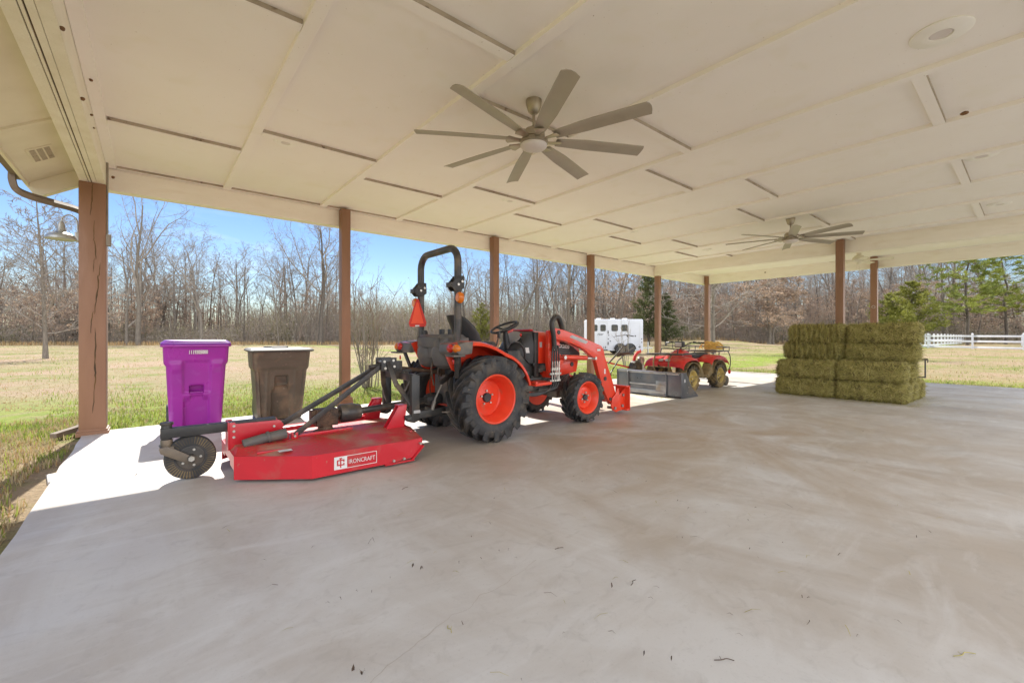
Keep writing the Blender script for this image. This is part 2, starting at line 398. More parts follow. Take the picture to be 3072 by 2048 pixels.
ny = len(gy)
g.add(vsx, [(i * ny + j, (i + 1) * ny + j, (i + 1) * ny + j + 1, i * ny + j + 1) for i in range(len(gx) - 1) for j in range(ny - 1)])
ground = tag(g.build('ground', M['field'], merge=False, smooth=60), kind='structure')

def concrete_material():
    m = bpy.data.materials.new('concrete'); m.use_nodes = True; nt = m.node_tree; N = nt.nodes; L = nt.links
    b = N['Principled BSDF']; b.inputs['Specular IOR Level'].default_value = .4
    tc = N.new('ShaderNodeTexCoord'); P = tc.outputs['Object']
    def nz(sc, det=6, dis=.3, st=None, rot=0):
        src = P
        if st:
            mp = N.new('ShaderNodeMapping'); mp.inputs['Scale'].default_value = st; mp.inputs['Rotation'].default_value = (0, 0, rot); L.new(P, mp.inputs[0]); src = mp.outputs[0]
        n = N.new('ShaderNodeTexNoise'); n.inputs['Scale'].default_value = sc; n.inputs['Detail'].default_value = det; n.inputs['Distortion'].default_value = dis
        n.inputs['Roughness'].default_value = .6
        L.new(src, n.inputs['Vector']); return n.outputs['Fac']
    def rmp(f, a, c, t0=0., t1=1.):
        r = N.new('ShaderNodeMapRange'); r.inputs['From Min'].default_value = a; r.inputs['From Max'].default_value = c
        r.inputs['To Min'].default_value = t0; r.inputs['To Max'].default_value = t1; L.new(f, r.inputs['Value']); return r.outputs[0]
    def mix(f, A, B):
        x = N.new('ShaderNodeMix'); x.data_type = 'RGBA'; L.new(f, x.inputs['Factor'])
        for k, q in ((6, A), (7, B)):
            if isinstance(q, tuple): x.inputs[k].default_value = (*q, 1)
            else: L.new(q, x.inputs[k])
        return x.outputs[2]
    col = mix(rmp(nz(.55, 8, 1.2), .40, .62), (.57, .55, .515), (.45, .405, .35))
    col = mix(rmp(nz(1.1, 8, 1.2, (1, .35, 1), .5), .46, .68, 0, .9), col, (.415, .36, .30))
    col = mix(rmp(nz(2.3, 8, 1.5, (.5, 1.4, 1), -.6), .52, .76, 0, .6), col, (.64, .625, .595))
    col = mix(rmp(nz(3.1, 10, 2.2, (.6, 1.3, 1), .9), .56, .76, 0, .35), col, (.34, .295, .25))
    col = mix(rmp(nz(9, 9, 1.2), .55, .78, 0, .3), col, (.25, .22, .19))
    col = mix(rmp(nz(90, 3), .60, .8, 0, .4), col, (.28, .25, .22))
    # brown earth tracked in around the tractor and the hay
    sx = N.new('ShaderNodeSeparateXYZ'); L.new(P, sx.inputs[0])
    q = N.new('ShaderNodeVectorMath'); q.operation = 'DISTANCE'; q.inputs[1].default_value = (5.2, 3.0, 0); L.new(P, q.inputs[0])
    t = N.new('ShaderNodeMath'); t.operation = 'MULTIPLY'; L.new(rmp(q.outputs['Value'], 4.6, 1.2), t.inputs[0]); L.new(rmp(nz(.8, 8, 1.5), .38, .60, 0, .85), t.inputs[1])
    col = mix(t.outputs[0], col, (.40, .315, .225))
    L.new(col, b.inputs['Base Color'])
    L.new(rmp(nz(1.8, 7, .8), .3, .7, .38, .68), b.inputs['Roughness'])
    bp = N.new('ShaderNodeBump'); bp.inputs['Strength'].default_value = .12; bp.inputs['Distance'].default_value = .01
    L.new(nz(30, 8), bp.inputs['Height']); L.new(bp.outputs[0], b.inputs['Normal'])
    return m
M['concrete'] = concrete_material()
sl = MB()
# slab outline with a slightly ragged, chipped left edge
edge = [(-.62 + .025 * noise.noise(V((0, y * 1.7, 3))), y) for y in [-14 + .35 * i for i in range(61)]]
out = [(15.1, -14), (15.1, 7.4)] + [(-.64, 7.4)] + edge[::-1]  # unseen rear part extended behind the camera to bounce light onto the ceiling
sl.prism(out, 'xy', -.14, 0)
slab = tag(sl.build('slab', M['concrete'], bevel=.012, smooth=40), kind='structure')
ck = MB()
cr = [(.4, 1.32), (.568, 1.429), (.742, 1.491), (.885, 1.53), (.973, 1.556), (1.057, 1.551), (1.131, 1.591), (1.228, 1.589), (1.353, 1.612), (1.549, 1.663)]
pts = spline([(x, y, .0012) for x, y in cr], 7)
for i in range(len(pts) - 1):
    a, b_ = pts[i], pts[i + 1]
    j = V((noise.noise(a * 21), noise.noise(a * 21 + V((9, 0, 0))), 0)) * .012; k = V((noise.noise(b_ * 21), noise.noise(b_ * 21 + V((9, 0, 0))), 0)) * .012
    dd = (b_ - a).normalized(); n_ = V((-dd.y, dd.x, 0)) * .0005 * (1.1 + noise.noise(a * 8))
    ck.add([a + j - n_, a + j + n_, b_ + k + n_, b_ + k - n_], [(0, 1, 2, 3)])
M['crack'] = mat('crack_shade', (.33, .265, .205), (.40, .33, .26), .9, scale=4)
c_ = ck.build('crack', M['crack'], slab, merge=False, smooth=0)
pv = MB(); pv.box((-.615, 5.28, -.06), (.10, .30, .09), Matrix.Rotation(.15, 3, 'Z'))
tag(pv.build('paver', M['concrete'], bevel=.012), 'loose concrete block at the edge of the slab in the dirt', 'block')

# ------------------------------------------------------------------ the shelter (carport)
CZ, BZ = 3.30, 3.0        # ceiling, underside of beams
PX = [-.646 + 3.13 * k for k in range(6)]
PY = 7.33
shed = thing('carport', 'long open carport with cream ceiling, brown posts and concrete floor', 'carport', (0, 0, 0))
c = MB(); c.bb(-.42, 15.3, -1.2, 7.42, CZ, CZ + .03)
M['shadedirt'] = mat('painted_shade_and_dirt', (.36, .30, .22), (.50, .43, .33), .8, scale=5, dirt=[((.15, .10, .06), 14, .6, .7)])
ceil = c.build('ceiling', M['paint'], shed, merge=False)
def batten(x0, x1, y0, y1, drop=.038):
    b = MB(); b.bb(x0, x1, y0, y1, CZ - drop, CZ + .004); bt = b.build('batten', M['paint'], ceil, bevel=.003, smooth=0)
    if y1 - y0 < .1: b = MB(); b.bb(x0 + .004, x1 - .004, y0 - .005, y0 - .001, CZ - drop + .004, CZ - .001); b.build('grimy_shade_strip', M['shadedirt'], bt, smooth=0)  # dark strip paints shade, with dirt spots, on the batten's camera-facing side
SX = [.80 + 1.306 * i for i in range(9)]
for i, x in enumerate(SX): batten(x - .005, x + .085, -1.15, 7.40)
batten(-.418, -.33, -1.15, 7.40, .03)
batten(-.325, 11.78, 7.36, 7.418, .03)
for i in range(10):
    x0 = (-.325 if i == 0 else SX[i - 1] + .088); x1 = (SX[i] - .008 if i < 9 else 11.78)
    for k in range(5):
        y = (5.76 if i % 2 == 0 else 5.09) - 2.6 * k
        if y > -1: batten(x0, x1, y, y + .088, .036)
for x in (12.6, 13.7): batten(x, x + .088, -1.15, 7.40)
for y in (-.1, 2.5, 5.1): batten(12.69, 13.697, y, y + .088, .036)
c = MB(); c.bb(-.42, 15.3, 7.42, 7.58, BZ, CZ + .05); c.bb(-.42, 15.3, 7.405, 7.42, BZ + .25, BZ + .262); c.build('beam', M['beampaint'], shed, bevel=.004, smooth=0)
c = MB(); c.bb(11.79, 11.95, -1.2, 7.404, BZ, CZ + .02); c.build('beam', M['beampaint'], shed, bevel=.004, smooth=0)
c = MB(); c.bb(14.97, 15.12, -1.2, 7.404, BZ, CZ + .02); c.build('beam', M['beampaint'], shed, bevel=.004, smooth=0)
# left beam: boxed in boards with an open joint
c = MB(); c.bb(-.64, -.42, -1.2, 7.44, BZ + .02, CZ + .05); lb = c.build('beam', M['beampaint'], shed, smooth=0)
for x0, x1 in ((-.642, -.567), (-.561, -.543), (-.533, -.492), (-.489, -.418)):
    c = MB(); c.bb(x0, x1, -1.2, 7.44, BZ, BZ + .018); c.build('beam_board', M['crackedpaint'], lb, bevel=.002, smooth=0)
c = MB(); c.bb(-.568, -.49, -1.19, 7.43, BZ + .012, BZ + .0195); c.build('board_joint', M['grime'], lb, smooth=0)
# eave: sloping soffit outside the left beam, fascia, gutter, downspout
def soff(x): return 3.19 + (x + .64) * .62
c = MB()
c.add([(-1.07, -1.2, soff(-1.07)), (-.645, -1.2, soff(-.645)), (-.645, 7.5, soff(-.645)), (-1.07, 7.5, soff(-1.07)),
       (-1.07, -1.2, soff(-1.07) + .02), (-.645, -1.2, soff(-.645) + .02), (-.645, 7.5, soff(-.645) + .02), (-1.07, 7.5, soff(-1.07) + .02)],
      [(0, 1, 2, 3), (7, 6, 5, 4), (0, 3, 7, 4), (1, 0, 4, 5), (2, 1, 5, 6), (3, 2, 6, 7)])
sof = c.build('soffit', M['soffit'], shed, smooth=0)
for y in (.3, 3.0, 5.75):
    c = MB(); c.bar((-1.065, y, soff(-1.065) - .012), (-.65, y, soff(-.65) - .012), .07, .022); c.build('batten', M['soffit'], sof, bevel=.002, smooth=0)
c = MB(); c.bar((-1.06, 7.42, soff(-1.06) - .09), (-.65, 7.42, soff(-.65) - .09), .11, .17); c.build('soffit_end_board', M['soffit'], sof, bevel=.004, smooth=0)
vt = MB(); vx, vy = -.86, 6.55
Mv = Matrix.Translation((vx, vy, soff(vx) - .006)) @ Matrix.Rotation(-math.atan(.62), 4, 'Y')
vt.bb(-.105, .105, -.2, .2, -.004, .004)
vent = vt.xform(Mv).build('vent', M['soffit'], sof, bevel=.002, smooth=0)
vt = MB()
for r_ in range(3):
    for k in range(15):
        y = -.165 + k * .0235; x = -.06 + r_ * .06
        vt.box((x, y, -.006), (.046, .0055, .004))
vt.xform(Mv).build('vent_slots', M['shadedirt'], vent, smooth=0)
c = MB(); c.bb(-1.095, -1.065, -1.2, 7.5, soff(-1.07) - .035, soff(-1.07) + .14); c.build('fascia', M['soffit'], shed, bevel=.003, smooth=0)
c = MB(); gz = soff(-1.07) + .02
c.prism([(-1.1, gz - .02), (-1.17, gz - .02), (-1.215, gz + .07), (-1.225, gz + .12), (-1.21, gz + .12), (-1.195, gz + .07), (-1.16, gz), (-1.11, gz), (-1.11, gz + .12), (-1.1, gz + .12)], 'xz', -1.2, 7.3)
gut = c.build('gutter', M['gutter'], shed, smooth=0)
c = MB()
path = spline([(-1.155, 7.12, gz), (-1.155, 7.12, 2.86), (-1.13, 7.15, 2.78), (-1.05, 7.22, 2.745), (-.88, 7.35, 2.73), (-.70, 7.45, 2.71), (-.62, 7.48, 2.66), (-.60, 7.49, 2.55), (-.60, 7.49, 1.2), (-.60, 7.49, .18), (-.64, 7.46, .07), (-.80, 7.30, .03), (-.86, 7.22, .02)], 5)
# ribbed rectangular pipe
def pipe_rect(mb, pts, wd, ht):
    n = 16; rings = []; ref = V((0, 1, 0))
    for i, p in enumerate(pts):
        t = (pts[min(i + 1, len(pts) - 1)] - pts[max(i - 1, 0)]).normalized()
        ref = (ref - t * ref.dot(t)).normalized(); b = t.cross(ref); ring = []
        for k in range(n):
            a = 2 * PI * k / n; cx, sy = math.cos(a), math.sin(a); q = max(abs(cx), abs(sy))
            rib = 1 - .06 * (k % 2)
            ring.append(p + ref * cx / q * wd * .5 * rib + b * sy / q * ht * .5 * rib)
        rings.append(ring)
    mb.loft(rings)
pipe_rect(c, path, .075, .055)
c.build('downspout', M['gutter'], shed, smooth=30)
c = MB(); c.bb(-.7, 15.9, -1.3, 7.7, CZ + .06, CZ + .16)
c.add([(-1.2, -1.3, 3.04), (-.66, -1.3, 3.37), (-.66, 7.62, 3.37), (-1.2, 7.62, 3.04), (-1.2, -1.3, 3.07), (-.66, -1.3, 3.41), (-.66, 7.62, 3.41), (-1.2, 7.62, 3.07)],
      [(0, 1, 2, 3), (7, 6, 5, 4), (0, 3, 7, 4), (1, 0, 4, 5), (2, 1, 5, 6), (3, 2, 6, 7)])
c.build('roof', M['roof'], shed, smooth=0, merge=False)
# posts
def post(x, y, wd, top, ped=True, label=None):
    b = MB(); h = wd / 2
    b.bb(x - h, x + h, y - h, y + h, 0, top)
    p = b.build('post', M['post'], shed, bevel=.008)
    if ped:
        q = MB(); e = h + .022
        q.loft([[(x - e - d1, y - e - d1, z), (x + e + d1, y - e - d1, z), (x + e + d1, y + e + d1, z), (x - e - d1, y + e + d1, z)] for z, d1 in ((0, .012), (.10, .012), (.115, .004), (.15, .004), (.165, -.012))])
        q.build('post_base', M['post'], p, bevel=.003, smooth=0)
    if label: p['label'] = label
    return p
for k in range(1, 6): post(PX[k], PY, .145, CZ - .035)
post(11.705, 2.74, .145, CZ - .01); p8 = post(14.885, 2.74, .145, CZ - .01)
rg = MB()
pts = [(14.885 - .085, 2.74 + .035 * math.cos(a), 1.95 + .035 * math.sin(a)) for a in [2 * PI * k / 16 for k in range(16)]]
rg.tube(pts, .005, 6, closed=True); rg.cyl((14.885 - .09, 2.74, 1.985), (14.885 - .07, 2.74, 1.985), .008, n=8)
rg.build('tie_ring', M['bolt'], p8)
x, y, wd = -.53, 7.295, .24
b = MB(); b.bb(x - .12, x + .12, y - .12, y + .12, 0, BZ)
p1 = b.build('post', M['post'], shed, bevel=.014)
p1['label'] = 'thick brown corner post with long dark cracks'
q = MB(); q.bb(x - .145, x + .145, y - .145, y + .145, -.02, .035); q.bb(x - .135, x + .135, y - .135, y + .135, .035, .06); q.build('post_base', M['post'], p1, bevel=.006, smooth=0)
q = MB(); q.bb(x + .1195, x + .1215, y - .09, y + .10, .1, 2.3); q.build('worn_edge', M['postwood'], p1, smooth=0)
ck = MB()
def crackline(pts, wmax):
    pp = spline([(px_, y - .1215, pz) for px_, pz in pts], 5); n_ = len(pp)
    L_ = []; R_ = []
    for i, p in enumerate(pp):
        wv = 1.5 * wmax * math.sin(PI * (i + .3) / (n_ - .4)) ** .6 * (.75 + .5 * noise.noise(V((p.z * 18, wmax * 100, 0))))
        jx = .006 * noise.noise(V((p.z * 25, 5, wmax * 50)))
        L_.append((p.x - wv + jx, p.y, p.z)); R_.append((p.x + wv + jx, p.y, p.z))
    ck.add(L_ + R_, [(i, i + 1, n_ + i + 1, n_ + i) for i in range(n_ - 1)])
crackline([(-.528, 2.99), (-.532, 2.86), (-.540, 2.72), (-.552, 2.60)], .0045)
crackline([(-.515, 2.55), (-.517, 2.42), (-.520, 2.30)], .004)
crackline([(-.512, 2.31), (-.502, 2.2), (-.503, 2.08)], .0045)
crackline([(-.515, 2.1), (-.520, 2.0), (-.522, 1.93)], .003)
crackline([(-.462, 2.05), (-.470, 1.93), (-.478, 1.88)], .0035)
crackline([(-.486, 1.90), (-.480, 1.78), (-.498, 1.62), (-.512, 1.43)], .0065)
crackline([(-.524, 1.47), (-.540, 1.34), (-.545, 1.2)], .0045)
crackline([(-.508, 1.27), (-.502, 1.05), (-.510, .86), (-.503, .7), (-.512, .52)], .006)
crackline([(-.512, .6), (-.518, .42), (-.530, .25)], .003)
ck.build('crack', M['grime'], p1, merge=False, smooth=0)
# conduit and box on the corner post
c = MB(); c.cyl((-.402, 7.2, 2.40), (-.402, 7.2, 3.285), .011, n=10); cd = c.build('conduit', M['conduit'], shed)
c = MB(); c.bb(-.412, -.365, 7.16, 7.235, 2.26, 2.40); c.build('outlet_box', M['conduit'], cd, bevel=.006)

# barn lamp on the corner post
lamp = thing('barn_lamp', 'galvanised barn lamp with domed shade hung beside the cracked corner post', 'lamp', (-.795, 7.22, 2.29))
c = MB(); c.lathe([(.135, .002), (.139, 0), (.136, .018), (.120, .045), (.088, .068), (.052, .082), (.044, .092), (.032, .165), (.018, .205), (0, .21), ], n=40)
c.build('shade', M['galv'], lamp, smooth=50)
c = MB(); c.lathe([(.129, .004), (.112, .038), (.05, .07), (0, .075)], n=32); c.build('reflector', M['trim'], lamp, smooth=60)
c = MB(); c.tube(spline([(0, 0, .20), (.015, 0, .26), (.07, .005, .295), (.125, .01, .25), (.135, .015, .13), (.14, .02, .06)], 6), .008, 10); c.build('gooseneck', M['galv'], lamp)
c = MB(); c.bb(.112, .148, -.04, .06, -.005, .10); c.build('mounting_box', M['galv'], lamp, bevel=.008)

# ceiling fans
def blade_mesh(r0, r1, wd, pitch, tip=True):
    b = MB(); rows = []
    ns = 14
    for i in range(ns + 1):
        t = i / ns; r = r0 + (r1 - r0) * t
        hw = wd / 2 * (.72 + .28 * min(1, t * 3)); x = r
        lift = -.012 * t * t
        up, lo = [], []
        for k in range(5):
            s_ = -1 + k / 2; yy = s_ * hw
            xx = x - (.018 * abs(s_) ** 2 if i == ns else 0)
            zz = lift + yy * math.tan(pitch) - .012 * (1 - s_ * s_) * -1
            up.append((xx, yy, zz + .003)); lo.append((xx, yy, zz - .003))
        rows.append(up + lo[::-1])
    b.loft(rows); return b
def make_fan(loc, label, rot, blades=8, rad=1.06):
    f = thing('ceiling_fan', label, 'ceiling fan', loc, 0, 'large metal ceiling fans')
    b = MB(); b.lathe([(0, 0), (.072, 0), (.074, -.012), (.068, -.05), (.052, -.1), (.03, -.122), (.02, -.125)], n=32); b.build('canopy', M['fan'], f, smooth=45)
    b = MB(); b.cyl((0, 0, -.12), (0, 0, -.26), .013, n=16); b.cyl((0, 0, -.235), (0, 0, -.265), .026, n=20); b.build('downrod', M['fan'], f)
    b = MB(); b.lathe([(.02, -.25), (.075, -.262), (.098, -.285), (.10, -.34), (.085, -.352), (.12, -.36), (.128, -.372), (.128, -.395), (.115, -.40)], n=40); b.build('motor_housing', M['fan'], f, smooth=40)
    b = MB(); b.lathe([(.118, -.40), (.122, -.412), (.108, -.43), (.07, -.445), (0, -.452)], n=40); b.build('light_lens', M['glass'], f, smooth=60)
    proto = None
    for k in range(blades):
        if proto is None:
            bm_ = blade_mesh(.21, rad, .135, R(-13))
            bl = bm_.build('blade', M['fanblade'], f, smooth=40)
            a = MB(); a.prism([(.10, -.022), (.17, -.03), (.235, -.052), (.255, -.03), (.255, .03), (.235, .052), (.17, .03), (.10, .022)], 'xy', -.012, -.004)
            a.xform(Matrix.Rotation(R(9), 4, 'X'))
            am = a.build('blade_arm', M['fan'], bl, bevel=.003)
            proto = bl
        else:
            bl = proto.copy(); COL.objects.link(bl); bl.parent = f
            am2 = am.copy(); COL.objects.link(am2); am2.parent = bl
        bl.location = (0, 0, -.362); bl.rotation_euler = (0, 0, R(rot + 45 * k))
    return f
make_fan((2.67, 2.90, CZ - .001), 'large eight blade ceiling fan hanging above and in front of the tractor', -119)
make_fan((8.90, 2.82, CZ - .001), 'second eight blade ceiling fan, farther off above the hay bales', -68)
f = thing('ceiling_fan', 'small cream five blade ceiling fan with pull chains in the far bay', 'ceiling fan', (13.6, 2.80, CZ - .12))
b = MB(); b.cyl((0, 0, .12), (0, 0, -.01), .05, n=20); b.build('canopy', M['fanwhite'], f)
b = MB(); b.lathe([(0, 0), (.09, 0), (.10, -.03), (.135, -.05), (.14, -.11), (.10, -.15), (.06, -.16), (.055, -.2), (.035, -.215), (0, -.22)], n=32); b.build('motor_housing', M['fanwhite'], f, smooth=40)
for k in range(5):
    bl = blade_mesh(.16, .66, .13, R(-11)).build('blade', M['fanwhite'], f, smooth=40); bl.location = (0, 0, -.13); bl.rotation_euler = (0, 0, R(-85 + 72 * k))
b = MB(); b.cyl((.05, 0, -.2), (.05, 0, -.42), .003, n=6); b.build('pull_chain', M['fanwhite'], f)
b = MB(); b.cyl((-.03, .04, -.2), (-.03, .04, -.36), .003, n=6); b.build('pull_chain', M['fanwhite'], f)
# recessed lights
def dl(x, y, label, r=.165):
    t = thing('ceiling_light', label, 'ceiling light', (x, y, CZ), 0, 'round recessed ceiling lights')
    b = MB(); b.lathe([(r, .001), (r + .002, -.008), (r - .012, -.018), (r * .72, -.016), (r * .66, -.022), (r * .40, -.020), (r * .38, -.010)], n=44); b.build('trim_ring', M['trim'], t, smooth=40)
    b = MB(); b.lathe([(r * .38, -.012), (r * .35, -.016), (0, -.015)], n=32); b.build('lens', M['glass'], t, smooth=40)
    return t
dl(1.14, 5.25, 'round ceiling light above the two wheeled bins', .12)
dl(4.33, 5.25, 'round ceiling light above the tractor seat', .12)
dl(7.53, 5.22, 'round ceiling light above the loader bucket', .12)
dl(10.55, 5.15, 'small far round ceiling light above the quad bike', .12)
dl(4.27, .42, 'largest round ceiling light, nearest at the right')
dl(7.53, .40, 'second round ceiling light from the right edge, beside a short batten', .15)
dl(10.5, .36, 'third round ceiling light, farthest along the right side', .14)
# mud nests
for (x, y, z, s_, lab) in ((5.88, .42, CZ - .04, .03, 'brown mud nest on a ceiling batten near the right'), (-.405, 5.41, 3.15, .016, 'upper of two small mud nests on the left beam'), (-.405, 5.62, 3.11, .014, 'lower of two small mud nests on the left beam'),
                        (-.408, 4.76, 3.02, .022, 'long mud nest low on the left beam'), (-.408, 3.75, 3.02, .02, 'small mud nest on the left beam, nearest the camera'),
                        (-.36, 7.395, 3.16, .028, 'orange brown mud nest in the ceiling corner by the conduit'), (-.375, 4.95, CZ - .035, .018, 'mud nest on the ceiling trim above the left beam'), (14.96, 5.45, 3.19, .028, 'dark round nest on the far cross beam')):
    s_ *= .7; b = MB(); b.ball((x, y, z), (s_, s_ * 1.5, s_ * .8), 10, 7)
    b.v = [tuple(V(p) + V((1, 1, 1)) * .25 * s_ * noise.noise(V(p) * 60)) for p in b.v]
    tag(b.build('mud_nest', M['nest'], smooth=60), lab, 'nest')
# ------------------------------------------------------------------ wheels
def tyre_mesh(Rt, W, rr, n, lh, lw, sweep, side=1, cover=.5):
    Rc = Rt - lh; b = MB(); g_ = min(1, (Rc - rr) / .18)
    h = Rc - rr
    half = [(rr - .012, .36), (rr + .01, .43), (rr + .25 * h, .485), (rr + .5 * h, .5), (rr + .74 * h, .49), (rr + .9 * h, .455), (Rc - .012, .40), (Rc - .003, .28), (Rc, .1)]
    prof = [(r, -k * W) for r, k in half] + [(r, k * W) for r, k in half[::-1]]
    vs, fs = [], []; N_ = 56; m = len(prof)
    b.lathe(prof, axis='y', n=N_)
    b.f = b.f[:-2]; b.mi = b.mi[:-2]
    for s_ in (-1, 1):
        for i in range(n):
            th0 = 2 * PI * (i + (.5 if s_ > 0 else 0)) / n
            rings = []
            for t, rad, top, wk in ((-.06, Rc - .004, Rt, .85), (.3, Rc - .006, Rt, .9), (.65, Rc - .012 * g_, Rt - .002, 1), (.93, Rc - .03 * g_, Rt - .006, 1.15), (1.0, Rc - .055 * g_, Rt - .018 * g_, 1.2), (1.035, Rc - .075 * g_, Rc - .04 * g_, 1.2)):
                y = s_ * t * W * .5; th = th0 + sweep * (min(t, 1) ** .85 if t > 0 else t)
                aw = lw * wk / 2 / Rt; ring = []
                for rad_, a in ((rad - .01, th - aw * 1.25), (top, th - aw * .85), (top, th + aw * .85), (rad - .01, th + aw * 1.25)):
                    ring.append((rad_ * math.sin(a), y, rad_ * math.cos(a)))
                rings.append(ring)
            b.loft(rings)
    if side < 0: b.v = [(p[0], -p[1], p[2]) for p in b.v]
    return b
def wheel(parent, loc, Rt, W, rr, n, lh, lw, sweep, side, mt, mr, dish, hubr, bolts=5, boltr=.075, hubmat=None, lock=1):
    """part: rim mesh called wheel; sub-parts tyre, hub_cap, wheel_bolts. side -1: outer face to -y"""
    r = rr; b = MB(); w2 = W * .42
    prof = [(r - .012, w2), (r + .012, -w2 * .0 + w2), (r + .016, -w2), (r + .004, -w2 - .006), (r - .008, -w2), (r - .022, -w2 * .72), (r - .035, -w2 * .55), (r - .05, -w2 * .1), (r - .06, dish - .012), (r - .075, dish), (r * .45, dish - .004), (r * .40, dish - .014), (0, dish - .014)]
    b.lathe(prof[1:], axis='y', n=48)
    b.f = [f for f in b.f if len(f) == 4 or True]
    if side > 0: b.v = [(p[0], -p[1], p[2]) for p in b.v]
    rim = b.build('wheel', mr, parent, smooth=40); rim.location = loc
    t = tyre_mesh(Rt, W, rr + .004, n, lh, lw, sweep, 1).build('tyre', mt, rim, smooth=32, merge=False)
    s_ = -1 if side < 0 else 1
    q = MB(); yy = dish - .014
    q.lathe([(hubr, yy - .001), (hubr, yy - .02), (hubr * .85, yy - .03), (0, yy - .03)], axis='y', n=24)
    if side > 0: q.v = [(p[0], -p[1], p[2]) for p in q.v]
    q.build('hub_cap', hubmat or M['blackp'], rim)
    q = MB()
    for k in range(bolts):
        a = 2 * PI * (k + .3) / bolts; x, z = boltr * math.cos(a), boltr * math.sin(a)
        y0, y1 = (yy, yy - .02) if side < 0 else (-yy, -yy + .02)
        q.cyl((x, y0, z), (x, y1, z), .011, n=6)
    q.build('wheel_bolts', M['bolt'], rim)
    return rim

# ------------------------------------------------------------------ tractor (local: x forward, -y towards the camera)
T = thing('tractor', 'orange compact tractor with black roll bar and front loader arms, parked without its bucket', 'tractor', (2.93, 4.48, 0))
for s_ in (-1, 1):
    wheel(T, (0, .545 * s_, .475), .478, .35, .262, 17, .044, .058, .60, s_, M['tyre'], M['rimorange'], .055, .055, 5, .078)
for s_ in (-1, 1):
    wheel(T, (1.645, .50 * s_, .335), .338, .24, .208, 16, .030, .042, .5, s_, M['tyre'], M['rimorange'], -.02, .042, 6, .066)
# drivetrain
b = MB()
b.bb(-.22, .35, -.17, .17, .36, .78); b.bb(.35, 1.0, -.13, .13, .34, .66); b.bb(-.30, -.2, -.14, .14, .40, .72)
b.cyl((0, -.40, .475), (0, .40, .475), .085, n=20); b.cyl((0, -.36, .475), (0, -.2, .475), .13, n=20); b.cyl((0, .2, .475), (0, .36, .475), .13, n=20)
b.bb(1.0, 1.75, -.16, .16, .44, .80); b.bb(1.1, 1.8, -.2, .2, .40, .46)
b.cyl((1.645, -.42, .335), (1.645, .42, .335), .055, n=16); b.bb(1.55, 1.74, -.1, .1, .28, .45)
b.build('transmission', M['greyp'], T, bevel=.018)
b = MB(); b.bb(.55, 1.08, -.22, .22, .62, .98); b.bb(1.0, 1.5, -.18, .18, .62, .9); rr_ = random.Random(3)
for k in range(46):
    x = rr_.uniform(.45, 1.55); y = rr_.choice((-1, 1)) * rr_.uniform(.12, .24); z = rr_.uniform(.45, .92)
    if rr_.random() < .5: b.bb(x - rr_.uniform(.02, .08), x + .03, y - .03, y + .03, z - .03, z + rr_.uniform(.02, .07))
    else: b.cyl((x, y - .04, z), (x + rr_.uniform(-.04, .04), y + .04, z), rr_.uniform(.015, .045), n=10)
b.build('engine', M['black'], T, bevel=.005)
b = MB()
for k in range(9):
    x = .5 + k * .1; y = -.24 - .01 * (k % 3)
    b.tube(spline([(x, y, .55 + .05 * (k % 4)), (x + .12, y - .02, .48 + .03 * (k % 3)), (x + .25, y, .6), (x + .34, y + .02, .52 + .04 * (k % 5))], 5), .009, 7)
b.build('hoses', M['black'], T)
b = MB()
for (x, y, z) in ((.78, -.27, .60), (.98, -.3, .57), (1.03, -.28, .69), (.7, -.26, .68), (1.12, -.27, .52)):
    b.bb(x, x + .07, y, y + .03, z, z + .05)
b.cyl((.86, -.3, .50), (.86, -.18, .50), .05, n=18)
b.build('engine_fittings', M['dullsteel'], T, bevel=.004)
b = MB(); b.lathe([(.045, 0), (.05, .005), (.05, .10), (.045, .105)], (0, 0, 0), 'y', 20)
of = b.build('oil_filter', M['decal'], T); of.location = (.50, -.36, .76); of.rotation_euler = (0, 0, 0)
# floor deck and steps
b = MB(); b.bb(.30, 1.02, -.36, .36, .60, .63); b.build('floor_deck', M['black'], T, bevel=.006)
b = MB(); b.prism([(.62, -.66), (.93, -.62), (.95, -.36), (.60, -.36)], 'xy', .565, .60); b.bb(.62, .66, -.66, -.4, .60, .62); b.build('step', M['orange'], T, bevel=.006)
b = MB(); b.prism([(.62, .66), (.93, .62), (.95, .36), (.60, .36)], 'xy', .565, .60); b.build('step', M['orange'], T, bevel=.006)
